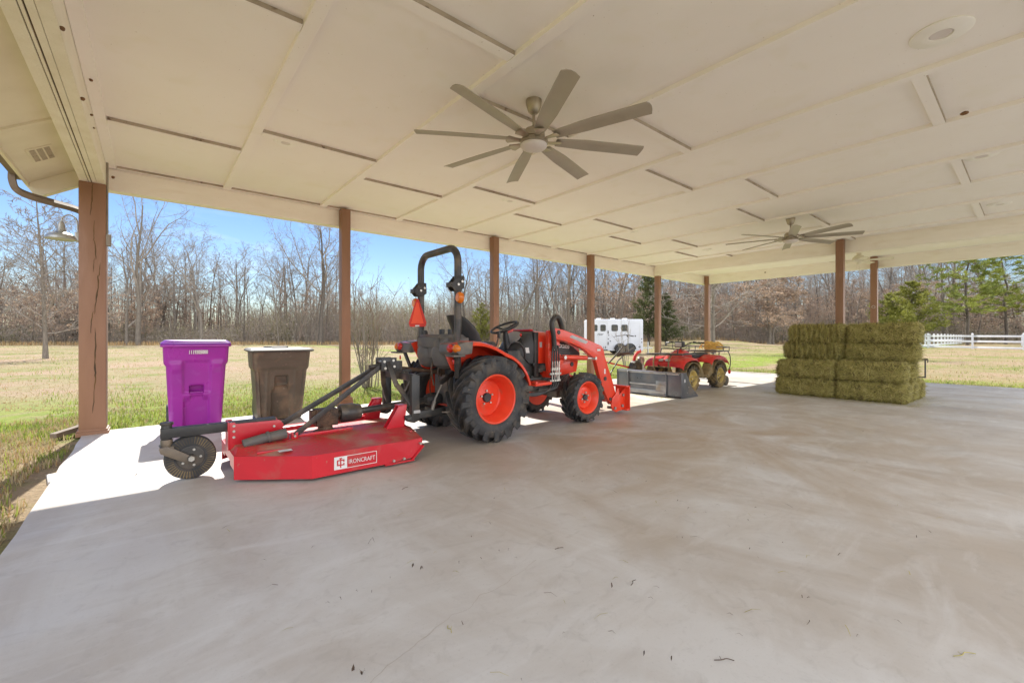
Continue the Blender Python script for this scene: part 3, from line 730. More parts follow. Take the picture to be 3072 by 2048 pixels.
# rear fenders
FO = [(-.50, 1.085), (-.39, 1.108), (-.23, 1.108), (-.10, 1.082), (.03, 1.035), (.15, .972), (.24, .905), (.31, .82), (.36, .735), (.395, .64), (.41, .58)]
def push(x, z, m_):
    r_ = math.hypot(x, z - .475); k = max(1, m_ / r_); return (x * k, .475 + (z - .475) * k)
FO = [push(p.x, p.z, .525) for p in spline([(x, 0, z) for x, z in FO], 4)]
for s_ in (-1, 1):
    b = MB(); rings = []
    for x, z in FO:
        t = 0
        # section across: inner flange, crown, rounded outer lip
        dx, dz = x + .05, z - .45; l_ = math.hypot(dx, dz); nx, nz_ = dx / l_, dz / l_
        sec = [(-.34, 0), (-.60, .006), (-.68, .002), (-.715, -.014), (-.728, -.045), (-.722, -.05), (-.70, -.026), (-.66, -.012), (-.34, -.012)]
        rings.append([(x + nx * o_, s_ * -y if s_ > 0 else y, z + nz_ * o_) for y, o_ in sec])
    b.loft(rings)
    # inner wall
    n_ = len(FO); outp = FO + [(.42, .52), (.30, .52), (.05, .60), (-.22, .74), (-.36, .80)]
    b.prism([(x, z - .008) for x, z in outp], 'xz', s_ * .335, s_ * .350)
    fd = b.build('rear_fender', M['orange'], T, smooth=40)
    q = MB()
    q.loft([[(x, s_ * y, z) for x, z in ((-.50, .965), (-.35, .985), (-.335, 1.112), (-.44, 1.108), (-.515, 1.08), (-.535, 1.0))] for y in (.35, .42, .60, .70, .732)])
    q.bb(-.585, -.44, s_ * .66 - .085, s_ * .66 + .085, .955, .975)
    hs = q.build('tail_lamp_housing', M['greyp'], fd, bevel=.01)
    q = MB(); q.ball((-.533, s_ * .595, 1.04), (.026, .062, .046), 16, 8); q.build('brake_lens', M['redlens'], hs)
    q = MB(); q.ball((-.515, s_ * .69, 1.04), (.040, .056, .046), 16, 8); q.build('turn_lens', M['amber'], hs)
    q = MB(); q.bar((-.46, s_ * .60, .96), (-.40, s_ * .52, .72), .05, .03); q.build('fender_bracket', M['black'], fd, bevel=.006)
    q = MB(); q.ball((-.515, s_ * .62, .90), (.008, .02, .03), 12, 6); q.build('reflector', M['redlens'], fd)
# tank / tool box behind the seat
b = MB()
b.loft([[(x, y, z) for x, y in ((-.47, -.25), (-.40, -.33), (-.12, -.33), (-.10, -.25), (-.10, .25), (-.12, .33), (-.40, .33), (-.47, .25))] for z in (1.04, 1.15)] )
b.loft([[(-.47 + d_, y * (1 - d_), 1.15 + d_ * .9) if x_ < 0 else (-.10 - d_, y * (1 - d_), 1.15 + d_ * .9) for x_, y in ((-1, -.25), (-1, .25), (1, .25), (1, -.25))] for d_ in (0, .03, .045)])
for y0 in (-.17, .17):
    b.loft([[(-.30 + rx * math.cos(a), y0 + ry * math.sin(a), z) for a in [2 * PI * k / 20 for k in range(20)]] for z, rx, ry in ((.80, .10, .08), (.84, .17, .13), (.95, .20, .155), (1.02, .195, .15), (1.06, .17, .13))])
b.bb(-.44, -.1, -.06, .06, .92, 1.05)
tk = b.build('fuel_tank', M['greyp'], T, bevel=.012)
b = MB(); b.cyl((-.38, .24, 1.18), (-.38, .24, 1.225), .038, n=18); b.cyl((-.38, .24, 1.225), (-.38, .24, 1.24), .03, n=18); b.build('filler_cap', M['blackp'], tk)
b = MB(); b.bb(-.30, -.26, -.03, .03, 1.17, 1.25); b.bb(-.30, -.27, -.21, -.16, 1.17, 1.25); b.build('seat_latch', M['blackp'], tk, bevel=.004)
# seat
b = MB()
def seat_ring(cx, cz, hw, th, tilt, curve):
    ring = []
    for k in range(24):
        a = 2 * PI * k / 24; c_, s2 = math.cos(a), math.sin(a)
        yy = hw * (abs(c_) ** .55) * (1 if c_ > 0 else -1); tt = th * (abs(s2) ** .7) * (1 if s2 > 0 else -1)
        ring.append((cx + tt * math.cos(tilt) + curve * (yy / hw) ** 2, yy, cz + tt * math.sin(-tilt)))
    return ring
b.loft([seat_ring(x, z, hw, th, .28, cv) for x, z, hw, th, cv in ((.00, 1.06, .22, .05, .10), (-.02, 1.12, .235, .055, .13), (-.05, 1.2, .24, .05, .13), (-.09, 1.29, .225, .045, .11), (-.125, 1.36, .20, .042, .08), (-.145, 1.405, .16, .035, .05), (-.15, 1.418, .10, .02, .02))])
st = b.build('seat', M['seat'], T, smooth=60)
b = MB(); b.loft([[(.16 + x * k_, y * k_, z) for x, y in ((-.2, -.23), (.0, -.25), (.2, -.22), (.24, -.1), (.24, .1), (.2, .22), (0, .25), (-.2, .23))] for z, k_ in ((.97, .8), (.99, .95), (1.06, 1), (1.095, .96), (1.105, .8))]); b.build('seat_cushion', M['seat'], st, bevel=.008)
b = MB(); b.bb(-.05, .32, -.16, .16, .78, .97); b.build('seat_base', M['blackp'], st, bevel=.01)
# roll bar
b = MB(); X0 = -.33; yb = .425; zt = 2.155
b.tube(spline([(X0 + .02, -yb + .03, .80), (X0 - .005, -yb + .015, 1.05), (X0, -yb, 1.28)], 4) + [V((X0, -yb, 1.7))] + [V((X0, -yb + .17 - .17 * math.cos(R(a)), zt - .17 + .17 * math.sin(R(a)))) for a in range(0, 91, 11)] + [V((X0, 0, zt))] +
       [V((X0, yb - .17 + .17 * math.sin(R(a)), zt - .17 + .17 * math.cos(R(a)))) for a in range(0, 91, 11)] + [V((X0, yb, 1.7))] + spline([(X0, yb, 1.28), (X0 - .005, yb - .015, 1.05), (X0 + .02, yb - .03, .80)], 4), .041, 14)
rb = b.build('roll_bar', M['wornblack'], T, smooth=50)
for s_ in (-1, 1):
    q = MB(); y = s_ * yb
    for dy in (-.05, .042): q.prism([(-.45, 1.72), (-.36, 1.83), (-.28, 1.83), (-.275, 1.70), (-.33, 1.66), (-.40, 1.66)], 'xz', y + dy, y + dy + .008)
    q.bb(-.45, -.43, y - .05, y + .05, 1.70, 1.75)
    h_ = q.build('roll_bar_hinge', M['black'], rb, bevel=.003)
    q = MB()
    for x, z in ((-.36, 1.73), (-.31, 1.765)): q.cyl((x, y - .065, z), (x, y + .065, z), .014, n=8)
    q.build('hinge_bolt', M['bolt'], h_)
    q = MB(); q.lathe([(.0, -.035), (.04, -.032), (.052, -.012), (.054, .01), (.045, .03), (0, .034)], (0, 0, 0), 'x', 24)
    q.v = [(p[0], p[1] * .95, p[2] * 1.15) for p in q.v]
    tl = q.build('turn_signal', M['amber'], rb); tl.location = (-.36, y + s_ * .085, 1.585)
    q = MB(); q.bb(-.345, -.315, min(y, y + s_ * .10), max(y, y + s_ * .10), 1.57, 1.60); q.build('signal_bracket', M['black'], rb)
q = MB(); q.bar((-.35, .41, 1.05), (-.37, .41, 1.3), .015, .03); q.build('sign_bracket', M['dullsteel'], T)
tri = [(.385, 1.625), (.415, 1.625), (.532, 1.335), (.515, 1.285), (.285, 1.285), (.268, 1.335)]
Mr = Matrix.Translation((-.39, .40, 0)) @ Matrix.Rotation(R(26), 4, 'Z') @ Matrix.Translation((.39, -.40, 0))
q = MB(); q.prism(tri, 'yz', -.392, -.386); sm = q.xform(Mr).build('slow_vehicle_sign', M['smvd'], T)
cy = .4; q = MB(); q.prism([(cy - .012, 1.585), (cy + .012, 1.585), (cy + .095, 1.325), (cy - .095, 1.325)], 'yz', -.3945, -.391); q.xform(Mr).build('sign_centre', M['smv'], sm)
q = MB(); q.bb(-.3955, -.393, .37, .43, 1.287, 1.305); q.xform(Mr).build('sign_label', M['decal'], sm)
# hood and dash
b = MB()
def hood_ring(x, zb, zt_, hw, top):
    return [(x, -hw, zb), (x, -hw - .012, (zb + zt_) / 2), (x, -hw, zt_ - .06), (x, -hw + .035, zt_ - .018), (x, -hw + .09, zt_), (x, 0, zt_ + top), (x, hw - .09, zt_), (x, hw - .035, zt_ - .018), (x, hw, zt_ - .06), (x, hw + .012, (zb + zt_) / 2), (x, hw, zb)]
b.loft([hood_ring(1.02, .81, 1.235, .255, .012), hood_ring(1.25, .80, 1.228, .255, .012), hood_ring(1.5, .80, 1.195, .25, .014), hood_ring(1.75, .80, 1.13, .24, .016), hood_ring(1.88, .82, 1.05, .225, .018), hood_ring(1.93, .84, .98, .19, .01)])
hood = b.build('hood', M['orange'], T, smooth=50)
for s_ in (-1, 1):
    q = MB(); q.prism([(1.33, 1.10), (1.52, 1.085), (1.70, 1.02), (1.84, .93), (1.82, .83), (1.45, .845), (1.36, .95)], 'xz', s_ * .262, s_ * .272)
    q.build('grille_panel', M['blackp'], hood, bevel=.003)
q = MB()
for k in range(4): q.bar((1.40 + .02 * k, -.275, .985 - .033 * k), (1.62 + .02 * k, -.275, .965 - .033 * k), .006, .012)
q.build('grille_slats', M['greyp'], hood)
text('CK2620', .066, M['decal'], hood, (1.40, -.2745, 1.015), (1, 0, -.1), (.1, 0, 1), sx=1.0, bold=.003)
for s_ in (-1, 1):
    q = MB(); q.prism([(1.30, .80), (1.84, .82), (1.80, .66), (1.70, .645), (1.45, .62), (1.38, .64)], 'xz', s_ * .225, s_ * .25)
    q.build('lower_side_panel', M['orange'], T, bevel=.006)
q = MB(); q.cyl((1.70, -.262, .77), (1.70, -.25, .77), .03, n=16); q.build('panel_knob', M['blackp'], T)
# black dash shroud
b = MB()
def dash_ring(x, zb, zt_, hw):
    return [(x, -hw, zb), (x, -hw - .015, zb * .4 + zt_ * .6), (x, -hw + .03, zt_ - .02), (x, -hw + .08, zt_), (x, hw - .08, zt_), (x, hw - .03, zt_ - .02), (x, hw + .015, zb * .4 + zt_ * .6), (x, hw, zb)]
b.loft([dash_ring(.70, .96, 1.02, .20), dash_ring(.80, .90, 1.12, .23), dash_ring(.88, .82, 1.21, .245), dash_ring(.97, .80, 1.236, .25), dash_ring(1.018, .80, 1.238, .25)])
ds = b.build('dash', M['blackp'], T, smooth=50)
q = MB(); a_ = math.atan2(.21, .18); Mq = Matrix.Translation((.80, 0, 1.145)) @ Matrix.Rotation(-a_, 4, 'Y')
q.prism(arc(0, 0, .11, 0, 360, 24)[:-1], 'xy', 0, .012); q.v = [(p[0], p[1] * 1.5, p[2]) for p in q.v]; q.xform(Mq); q.build('instrument_panel', M['panelgrey'], ds, bevel=.004)
q = MB(); q.bb(.96, 1.02, -.18, .18, 1.236, 1.262); q.build('hood_latch_panel', M['red'], ds, bevel=.01)
q = MB(); q.tube([(.73, 0, .95), (.69, 0, 1.16), (.675, 0, 1.27)], [.05, .042, .022], 14); q.build('steering_column', M['blackp'], T)
sw = MB(); n_ = 40; Ms = Matrix.Translation((.67, 0, 1.285)) @ Matrix.Rotation(R(-24), 4, 'Y')
sw.tube([Ms @ V((.185 * math.cos(2 * PI * k / n_), .185 * math.sin(2 * PI * k / n_), 0)) for k in range(n_)], .0165, 12, closed=True)
for a in (90, 210, 330): sw.tube([Ms @ V((.03 * math.cos(R(a)), .03 * math.sin(R(a)), -.03)), Ms @ V((.18 * math.cos(R(a)), .18 * math.sin(R(a)), 0))], [.016, .012], 8)
sw.tube([Ms @ V((0, 0, -.05)), Ms @ V((0, 0, -.012))], [.045, .035], 16)
sw.build('steering_wheel', M['blackp'], T)
q = MB(); q.tube([(.80, -.20, 1.08), (.77, -.215, 1.17)], .007, 8); lv = q.build('shuttle_lever', M['black'], T)
q = MB(); q.ball((.765, -.217, 1.185), (.015, .015, .024), 10, 8); q.build('lever_knob', M['redlens'], lv)
q = MB(); q.tube(spline([(.30, -.30, 1.05), (.32, -.31, 1.14)], 4), .008, 8); lv = q.build('control_lever', M['black'], T)
q = MB(); q.box((.33, -.312, 1.185), (.03, .035, .085)); q.build('lever_grip', M['blackp'], lv, bevel=.01)
q = MB(); q.tube(spline([(.42, -.36, 1.02), (.48, -.37, 1.09), (.60, -.37, 1.085), (.70, -.35, 1.0), (.74, -.33, .90)], 6), .013, 10); q.build('grab_handle', M['blackp'], T)
q = MB(); q.prism([(.80, 1.02), (.86, 1.02), (.875, .95), (.815, .95)], 'xz', -.266, -.262); q.build('warning_decal', M['decal'], ds)
q = MB(); q.bb(1.085 - .03, 1.085 + .012, -.268, -.262, 1.02, 1.09); q.build('lubrication_decal', M['decalgrey'], ds)
# loader
LA = [(1.10, 1.245), (1.16, 1.275), (1.30, 1.255), (1.52, 1.20), (1.75, 1.135), (1.98, 1.065), (2.10, 1.03), (2.15, .98), (2.18, .87), (2.36, .50), (2.44, .30), (2.43, .20), (2.34, .15), (2.25, .24), (2.13, .42), (2.05, .62), (1.99, .78), (1.94, .86), (1.86, .90), (1.72, .985), (1.50, 1.06), (1.30, 1.11), (1.12, 1.13)]
for s_ in (-1, 1):
    q = MB(); q.prism(LA, 'xz', s_ * .43 - .035, s_ * .43 + .035)
    arm = q.build('loader_arm', M['orange'], T, bevel=.007)
    if s_ < 0:
        q = MB(); q.prism([(1.42, 1.155), (1.47, 1.185), (1.62, 1.145), (1.60, 1.105)], 'xz', -.4675, -.4655)
        q.prism([(1.60, 1.10), (1.625, 1.145), (1.80, 1.095), (1.76, 1.06)], 'xz', -.4675, -.4655); q.build('decal_stripe', M['decalgrey'], arm)
        q = MB(); q.bb(2.0, 2.075, -.467, -.4655, .955, .985); q.bb(2.16, 2.19, -.467, -.4655, .62, .69); q.build('warning_decal', M['decal'], arm)
        q = MB(); q.cyl((1.21, -.475, 1.22), (1.21, -.455, 1.22), .028, n=20); q.cyl((2.18, -.475, .55), (2.18, -.455, .55), .03, n=20); q.cyl((2.30, -.475, .24), (2.30, -.455, .24), .025, n=16); q.build('pivot_bushing', M['black'], arm)
    q = MB(); q.prism([(1.10, .66), (1.08, .80), (1.09, 1.24), (1.16, 1.25), (1.30, 1.13), (1.285, .95), (1.37, .86), (1.37, .80), (1.25, .77), (1.22, .62)], 'xz', s_ * .375 - .03, s_ * .375 + .03)
    q.bb(1.12, 1.24, min(s_ * .2, s_ * .38), max(s_ * .2, s_ * .38), .62, .70)
    ps = q.build('loader_post', M['orange'], T, bevel=.006)
    q = MB(); q.cyl((1.33, s_ * .43, .885), (1.80, s_ * .43, .862), .034, n=18); cy_ = q.build('lift_cylinder', M['orange'], T)
    q = MB(); q.cyl((1.80, s_ * .43, .862), (1.96, s_ * .43, .854), .016, n=12); q.cyl((1.33, s_ * .43 - .05, .885), (1.33, s_ * .43 + .05, .885), .025, n=12); q.cyl((1.96, s_ * .43 - .05, .854), (1.96, s_ * .43 + .05, .854), .022, n=12); q.build('cylinder_rod', M['chrome'], cy_)
    q = MB(); q.cyl((2.10, s_ * .36, .80), (2.38, s_ * .36, .44), .028, n=16); cy_ = q.build('tilt_cylinder', M['orange'], T)
    q = MB(); q.cyl((2.38, s_ * .36, .44), (2.52, s_ * .36, .27), .014, n=12); q.build('cylinder_rod', M['chrome'], cy_)
    # quick attach
    q = MB()
    q.prism([(2.40, .30), (2.47, .40), (2.50, .28), (2.66, .40), (2.66, .06), (2.50, .05), (2.42, .035), (2.34, .07), (2.30, .14), (2.33, .25)], 'xz', s_ * .43 - .055, s_ * .43 - .04)
    q.prism([(2.50, .28), (2.66, .40), (2.66, .06), (2.50, .05)], 'xz', s_ * .43 + .04, s_ * .43 + .055)
    q.bb(2.645, 2.665, s_ * .43 - .13, s_ * .43 + .13, .05, .42); q.bb(2.57, 2.66, s_ * .43 - .13, s_ * .43 + .13, .40, .422); q.bb(2.58, 2.66, s_ * .43 - .13, s_ * .43 + .13, .05, .07)
    qa = q.build('quick_attach_plate', M['orange'], T, bevel=.004)
    q = MB()
    for x, z in ((2.38, .10), (2.56, .12), (2.58, .28)): q.cyl((x, s_ * .43 - .075, z), (x, s_ * .43 + .07, z), .022, n=12)
    q.build('pivot_pin', M['steel'], qa)
q = MB(); q.cyl((2.12, -.42, .52), (2.12, .42, .52), .045, n=18); q.bb(2.46, 2.50, -.42, .42, .16, .22); q.build('loader_cross_tube', M['orange'], T)
# hoses at the loader post
q = MB(); q.tube(spline([(1.16, -.445, .98), (1.13, -.45, 1.18), (1.10, -.45, 1.33), (1.15, -.448, 1.41), (1.22, -.445, 1.415), (1.27, -.44, 1.35), (1.33, -.42, 1.26), (1.45, -.38, 1.19)], 6), .034, 12); q.build('hose_loop', M['black'], T)
q = MB()
for k in range(4): q.tube(spline([(1.13 + .03 * k, -.445, 1.05), (1.10 + .042 * k, -.455, .90), (1.08 + .045 * k, -.455, .55), (1.02 + .02 * k, -.44, .46), (.85, -.40, .41 + .01 * k), (.6, -.32, .44)], 6), .012, 8)
q.build('loader_hoses', M['black'], T)
q = MB()
for k in range(4): q.cyl((1.095 + .043 * k, -.455, .58), (1.10 + .043 * k, -.455, .84), .0135, n=10); q.cyl((1.096 + .043 * k, -.455, .72), (1.097 + .043 * k, -.455, .755), .017, n=6)
q.bb(1.06, 1.26, -.465, -.44, .665, .69); q.bb(1.06, 1.25, -.465, -.44, .575, .60); q.build('hose_couplers', M['bolt'], T)
q = MB(); q.bb(1.13, 1.18, -.468, -.44, .985, 1.0); q.build('hose_clamp', M['bolt'], T)
q = MB(); q.bb(.96, 1.03, -.27, -.22, .62, 1.22); q.build('cowl_post', M['black'], T, bevel=.006)
# three point hitch
for s_ in (-1, 1):
    q = MB(); q.bar((-.10, s_ * .26, .36), (-.55, s_ * .34, .36), .03, .06); q.bar((-.52, s_ * .335, .36), (-.93, s_ * .36, .33), .022, .05); q.bar((-.50, s_ * .345, .355), (-.78, s_ * .355, .345), .05, .075); q.build('lower_link', M['black'], T, bevel=.006)
    q = MB(); q.tube([(-.62, s_ * .36, .37), (-.58, s_ * .37, .50), (-.50, s_ * .36, .64)], .012, 8); q.tube([(-.61, s_ * .36, .38), (-.585, s_ * .36, .47)], .020, 10); q.build('lift_rod', M['dullsteel'], T)
    q = MB(); q.bar((-.18, s_ * .2, .78), (-.50, s_ * .34, .66), .03, .05); q.build('lift_arm', M['black'], T, bevel=.006)
    q = MB(); q.tube(spline([(-.55, s_ * .30, .35), (-.45, s_ * .40, .345), (-.35, s_ * .42, .37)], 4), .010, 6); q.build('check_chain', M['dullsteel'], T)
q = MB(); q.tube([(-.28, 0, .74), (-.48, 0, .77), (-.66, 0, .795), (-.98, 0, .845)], [.03, .018, .022, .016], 12); q.bb(-.32, -.26, -.035, .035, .70, .78); q.build('top_link', M['rust'], T)
q = MB(); q.tube(spline([(-.45, -.1, .90), (-.48, -.08, .70), (-.46, -.05, .52), (-.40, -.03, .44)], 5), .006, 6); q.build('lynch_chain', M['rust'], T)
q = MB()
for p_ in (((-.33, .1, .92), (-.45, -.05, .80), (-.5, -.2, .62)), ((-.3, -.2, .95), (-.4, -.12, .8), (-.32, -.02, .62))): q.tube(spline(p_, 5), .008, 7)
q.build('linkage_rod', M['dullsteel'], T)
q = MB(); q.lathe([(.055, -.30), (.075, -.36), (.072, -.45), (.05, -.50)], (0, 0, .44), 'x', 20); q.build('shaft_guard', M['blackp'], T)
q = MB(); q.bb(-.40, -.2, -.2, .2, .28, .33); q.build('drawbar_frame', M['black'], T, bevel=.006)

# ------------------------------------------------------------------ rotary cutter (world coordinates)
OFF = V((1.25, 4.45, 0))
K = thing('rotary_cutter', 'bright red tow-behind rotary mower with one tail wheel, hitched behind the orange tractor', 'mower', OFF)
yc = 4.45
near = [(.51, 4.07), (.995, 3.70), (1.80, 3.68), (1.975, 3.70)]
outl = near + [(2.13, 4.25), (2.13, 4.65), (1.975, 5.20), (1.80, 5.22), (.995, 5.20), (.51, 4.83)]
b = MB()
# deck top: raised in the middle with a crease all round
inner = [(yc + (y - yc) * .66) for x, y in outl]
ring0 = [(x, y, .205) for x, y in outl]
ring1 = [(1.25 + (x - 1.25) * .97, yc + (y - yc) * .86, .214) for x, y in outl]
ring2 = [(1.25 + (x - 1.25) * .94, yc + (y - yc) * .66, .244) for x, y in outl]
b.loft([ring0, ring1, ring2], caps=False); b.f.append(tuple(range(20, 30))); b.mi.append(0)
dk = b.build('deck', M['reddust'], K, smooth=12)
b = MB()
th = .008
def skirt(mb, p, q, z0, z1, z0b=None):
    (x0, y0), (x1, y1) = p, q; z0b = z0 if z0b is None else z0b
    d_ = V((x1 - x0, y1 - y0, 0)).normalized(); n_ = V((-d_.y, d_.x, 0)) * th
    A = [V((x0, y0, z0)), V((x1, y1, z0b)), V((x1, y1, z1)), V((x0, y0, z1))]
    mb.add(A + [a + n_ for a in A], [(0, 1, 2, 3), (7, 6, 5, 4), (0, 4, 5, 1), (1, 5, 6, 2), (2, 6, 7, 3), (3, 7, 4, 0)])
zb = .025
skirt(b, near[0], near[1], zb, .21); skirt(b, near[1], (1.62, 3.684), zb, .21, zb + .006)
b.add([V((1.62, 3.684, .031)), V((1.62, 3.684, .21)), V((1.975, 3.70, .21)), V((1.975, 3.70, .13)), V((1.86, 3.686, .045)), V((1.62, 3.69, .031)), V((1.62, 3.69, .21)), V((1.975, 3.708, .21)), V((1.975, 3.708, .13)), V((1.86, 3.694, .045))],
      [(0, 4, 3, 2, 1), (6, 7, 8, 9, 5), (0, 5, 9, 4), (4, 9, 8, 3), (3, 8, 7, 2), (2, 7, 6, 1)])
fo = [(x, 2 * yc - y) for x, y in near]
skirt(b, fo[1], fo[0], zb, .21); skirt(b, fo[3], fo[1], zb, .21)
skirt(b, (.51, 4.83), (.51, 4.62), .10, .21); skirt(b, (.51, 4.28), (.51, 4.07), .10, .21); skirt(b, (.51, 4.62), (.51, 4.28), .13, .21)
# folded lip of the near front corner and skid shoe
b.bb(1.60, 1.88, 3.672, 3.70, .018, .032); b.bar((1.86, 3.685, .03), (1.985, 3.70, .135), .03, .012)
b.build('skirt', M['red'], K, smooth=0)
q = MB()
for x, z in ((1.68, .05), (1.78, .052), (1.945, .165)): q.cyl((x, 3.668, z), (x, 3.70, z), .012, n=8)
q.build('skid_bolt', M['bolt'], K)
# reinforcing creases
b = MB(); b.bar((.66, 4.02, .222), (2.0, 3.97, .222), .035, .02); b.bar((.66, 4.88, .222), (2.0, 4.93, .222), .035, .02); b.bar((.92, 4.72, .255), (1.95, 4.80, .262), .05, .045); b.bar((1.0, 4.34, .25), (1.55, 4.36, .25), .04, .03)
b.build('deck_rib', M['red'], K, bevel=.005)
q = MB(); q.bb(.80, .90, 3.90, 3.96, .2315, .2325); q.build('warning_decal', M['decal'], K)
q = MB()
for x, y, s2 in ((1.15, 4.1, .5), (1.3, 4.0, .35), (1.05, 4.45, .4), (1.7, 4.6, .5)):
    q.add([(x, y, .2455), (x + .22 * s2, y + .03, .2455), (x + .3 * s2, y + .12 * s2, .2455), (x + .05, y + .16 * s2, .2455)], [(0, 1, 2, 3)])
# logo on the near skirt
lx = V((.8, -.02 * .02, 0)); P0 = V((1.165, 3.6948, .062)); dx_ = V((1, -.0256, .0)).normalized(); up_ = V((0, 0, 1))
def lq(mb, u0, u1, v0, v1, off=.0022):
    n_ = V((-dx_.y, dx_.x, 0)) * -off
    mb.add([P0 + dx_ * u0 + up_ * v0 + n_, P0 + dx_ * u1 + up_ * v0 + n_, P0 + dx_ * u1 + up_ * v1 + n_, P0 + dx_ * u0 + up_ * v1 + n_], [(0, 1, 2, 3)])
q = MB(); lq(q, 0, .105, 0, .105)
for a_, b_, c_, d_ in ((.105, .36, .0, .005), (.105, .36, .10, .105), (.355, .36, .005, .10)): lq(q, a_, b_, c_, d_)
lgo = q.build('logo_plate', M['decal'], K, merge=False, smooth=0)
text('IRONCRAFT', .052, M['decal'], lgo, P0 + dx_ * .116 + up_ * .033 + V((0, -.0025, 0)), dx_, up_, sx=.80, depth=.0005)
q = MB()
for a_, b_, c_, d_ in ((.047, .057, .012, .094), (.022, .047, .069, .079), (.022, .032, .035, .079), (.022, .047, .030, .040), (.057, .083, .069, .079), (.073, .083, .058, .079), (.057, .083, .030, .040), (.073, .083, .030, .050), (.040, .064, .085, .094)): lq(q, a_, b_, c_, d_, .004)
q.build('logo_emblem', M['red'], lgo, merge=False, smooth=0)
# tail boom bracket, boom, castor wheel
b = MB()
for y in (4.355, 4.535): b.prism([(.515, .21), (.515, .435), (.55, .435), (.56, .42), (.90, .415), (.93, .37), (.90, .30), (.60, .245), (.58, .21)], 'xz', y - .005, y + .005)
b.bb(.505, .517, 4.36, 4.54, .20, .435); b.prism([(.90, .24), (.95, .24), (.965, .33), (.93, .36)], 'xz', 4.53, 4.56); b.bb(.90, .96, 4.3, 4.34, .235, .30)
b.prism([(.975, .235), (1.03, .235), (1.03, .30), (.975, .30)], 'xz', 4.265, 4.29)
br = b.build('boom_bracket', M['red'], K, bevel=.003)
q = MB()
for x, z in ((.545, .405), (.545, .31), (.85, .365), (.545, .36)): q.cyl((x, 4.34, z), (x, 4.355, z), .011, n=6)
for x, y, z in ((.94, 4.52, .335), (1.0, 4.26, .27)): q.cyl((x, y - .012, z), (x, y + .05, z), .011, n=6)
q.build('bracket_bolt', M['bolt'], br)
b = MB(); b.bb(.06, .88, 4.41, 4.49, .352, .43); b.cyl((.10, 4.45, .33), (.10, 4.45, .455), .036, n=18); b.cyl((.10, 4.45, .455), (.10, 4.45, .478), .045, n=18); b.build('tail_boom', M['black'], K, bevel=.005)
b = MB(); b.cyl((.10, 4.45, .27), (.10, 4.45, .34), .04, n=18); b.bb(.055, .145, 4.37, 4.53, .268, .29)
for y in (4.372, 4.526): b.prism([(.05, .285), (.10, .30), (.15, .27), (.285, .175), (.275, .135), (.235, .135), (.06, .245)], 'xz', y - .006, y + .006)
b.build('castor_fork', M['wornblack'], K, bevel=.004)
wl = MB(); yo = .048
wl.lathe([(.085, -yo + .01), (.10, -yo), (.165, -yo), (.174, -yo + .012), (.176, -.015), (.176, .015), (.174, yo - .012), (.165, yo), (.10, yo), (.085, yo - .01)], axis='y', n=64)
rg_ = random.Random(5); wl.v = [((p[0] * (1 + .012 * math.sin(64 * .5 * math.atan2(p[0], p[2])))), p[1], p[2] * (1 + .012 * rg_.uniform(-1, 1))) for p in wl.v]
tw = wl.build('tail_wheel', M['tyre'], K, smooth=30, local=True); tw.location = V((.255, 4.45, .178)) - OFF

OFF = V((0, 0, 0))
q = MB(); q.lathe([(.094, -.044), (.088, -.046), (.082, -.034), (.06, -.032), (.055, -.04), (.03, -.042), (.026, -.09), (0, -.09)], axis='y', n=32); q.lathe([(.094, .044), (.082, .034), (.03, .042), (0, .05)], axis='y', n=32); q.build('wheel_disc', M['wornblack'], tw)
q = MB()
for k in range(5): q.cyl((.065 * math.cos(k * 1.257), -.05, .065 * math.sin(k * 1.257)), (.065 * math.cos(k * 1.257), -.03, .065 * math.sin(k * 1.257)), .010, n=6)
q.cyl((0, -.105, 0), (0, -.085, 0), .022, n=6); q.build('wheel_bolts', M['bolt'], tw)
q = MB()
for k in range(46):
    a = 2 * PI * k / 46; q.bar((.112 * math.cos(a), -.0485, .112 * math.sin(a)), (.168 * math.cos(a + .03), -.0485, .168 * math.sin(a + .03)), .0035, .006)
q.build('laminations', M['mudtyre'], tw)
OFF = V((1.25, 4.45, 0))
b = MB(); b.tube([(.60, 4.26, .255), (.75, 4.26, .285), (.93, 4.26, .305)], [.042, .042, .045], 18); b.tube([(.78, 4.26, .290), (.80, 4.26, .294)], [.05, .05], 18); b.build('shaft_cover', M['greyp'], K)
# braces
b = MB(); b.bar((.94, 4.50, .345), (1.88, 4.46, .86), .012, .05); b.build('brace', M['wornblack'], K, bevel=.002)
b = MB(); b.bar((1.0, 4.27, .275), (1.88, 4.40, .86), .012, .05); b.build('brace', M['wornblack'], K, bevel=.002)
# A-frame
b = MB(); b.bb(1.86, 2.03, 4.37, 4.385, .80, .94); b.bb(1.86, 2.03, 4.515, 4.53, .80, .94); b.tube([(1.76, 4.45, .845), (1.90, 4.45, .86)], .022, 12)
for y0, y1 in ((4.38, 4.12), (4.52, 4.78)):
    b.bar((1.93, y0, .90), (1.99, (y0 * .6 + y1 * .4), .64), .05, .02, (0, 1, 0)); b.bar((1.985, (y0 * .6 + y1 * .4), .66), (2.11, y1, .42), .05, .02, (0, 1, 0)); b.bar((2.11, y1, .44), (2.09, y1, .28), .05, .02, (0, 1, 0))
af = b.build('hitch_frame', M['wornblack'], K, bevel=.004)
q = MB()
for x, z in ((1.89, .90), (1.99, .91), (1.90, .83), (2.0, .845)): q.cyl((x, 4.36, z), (x, 4.54, z), .014, n=8)
q.build('hitch_bolt', M['bolt'], af)
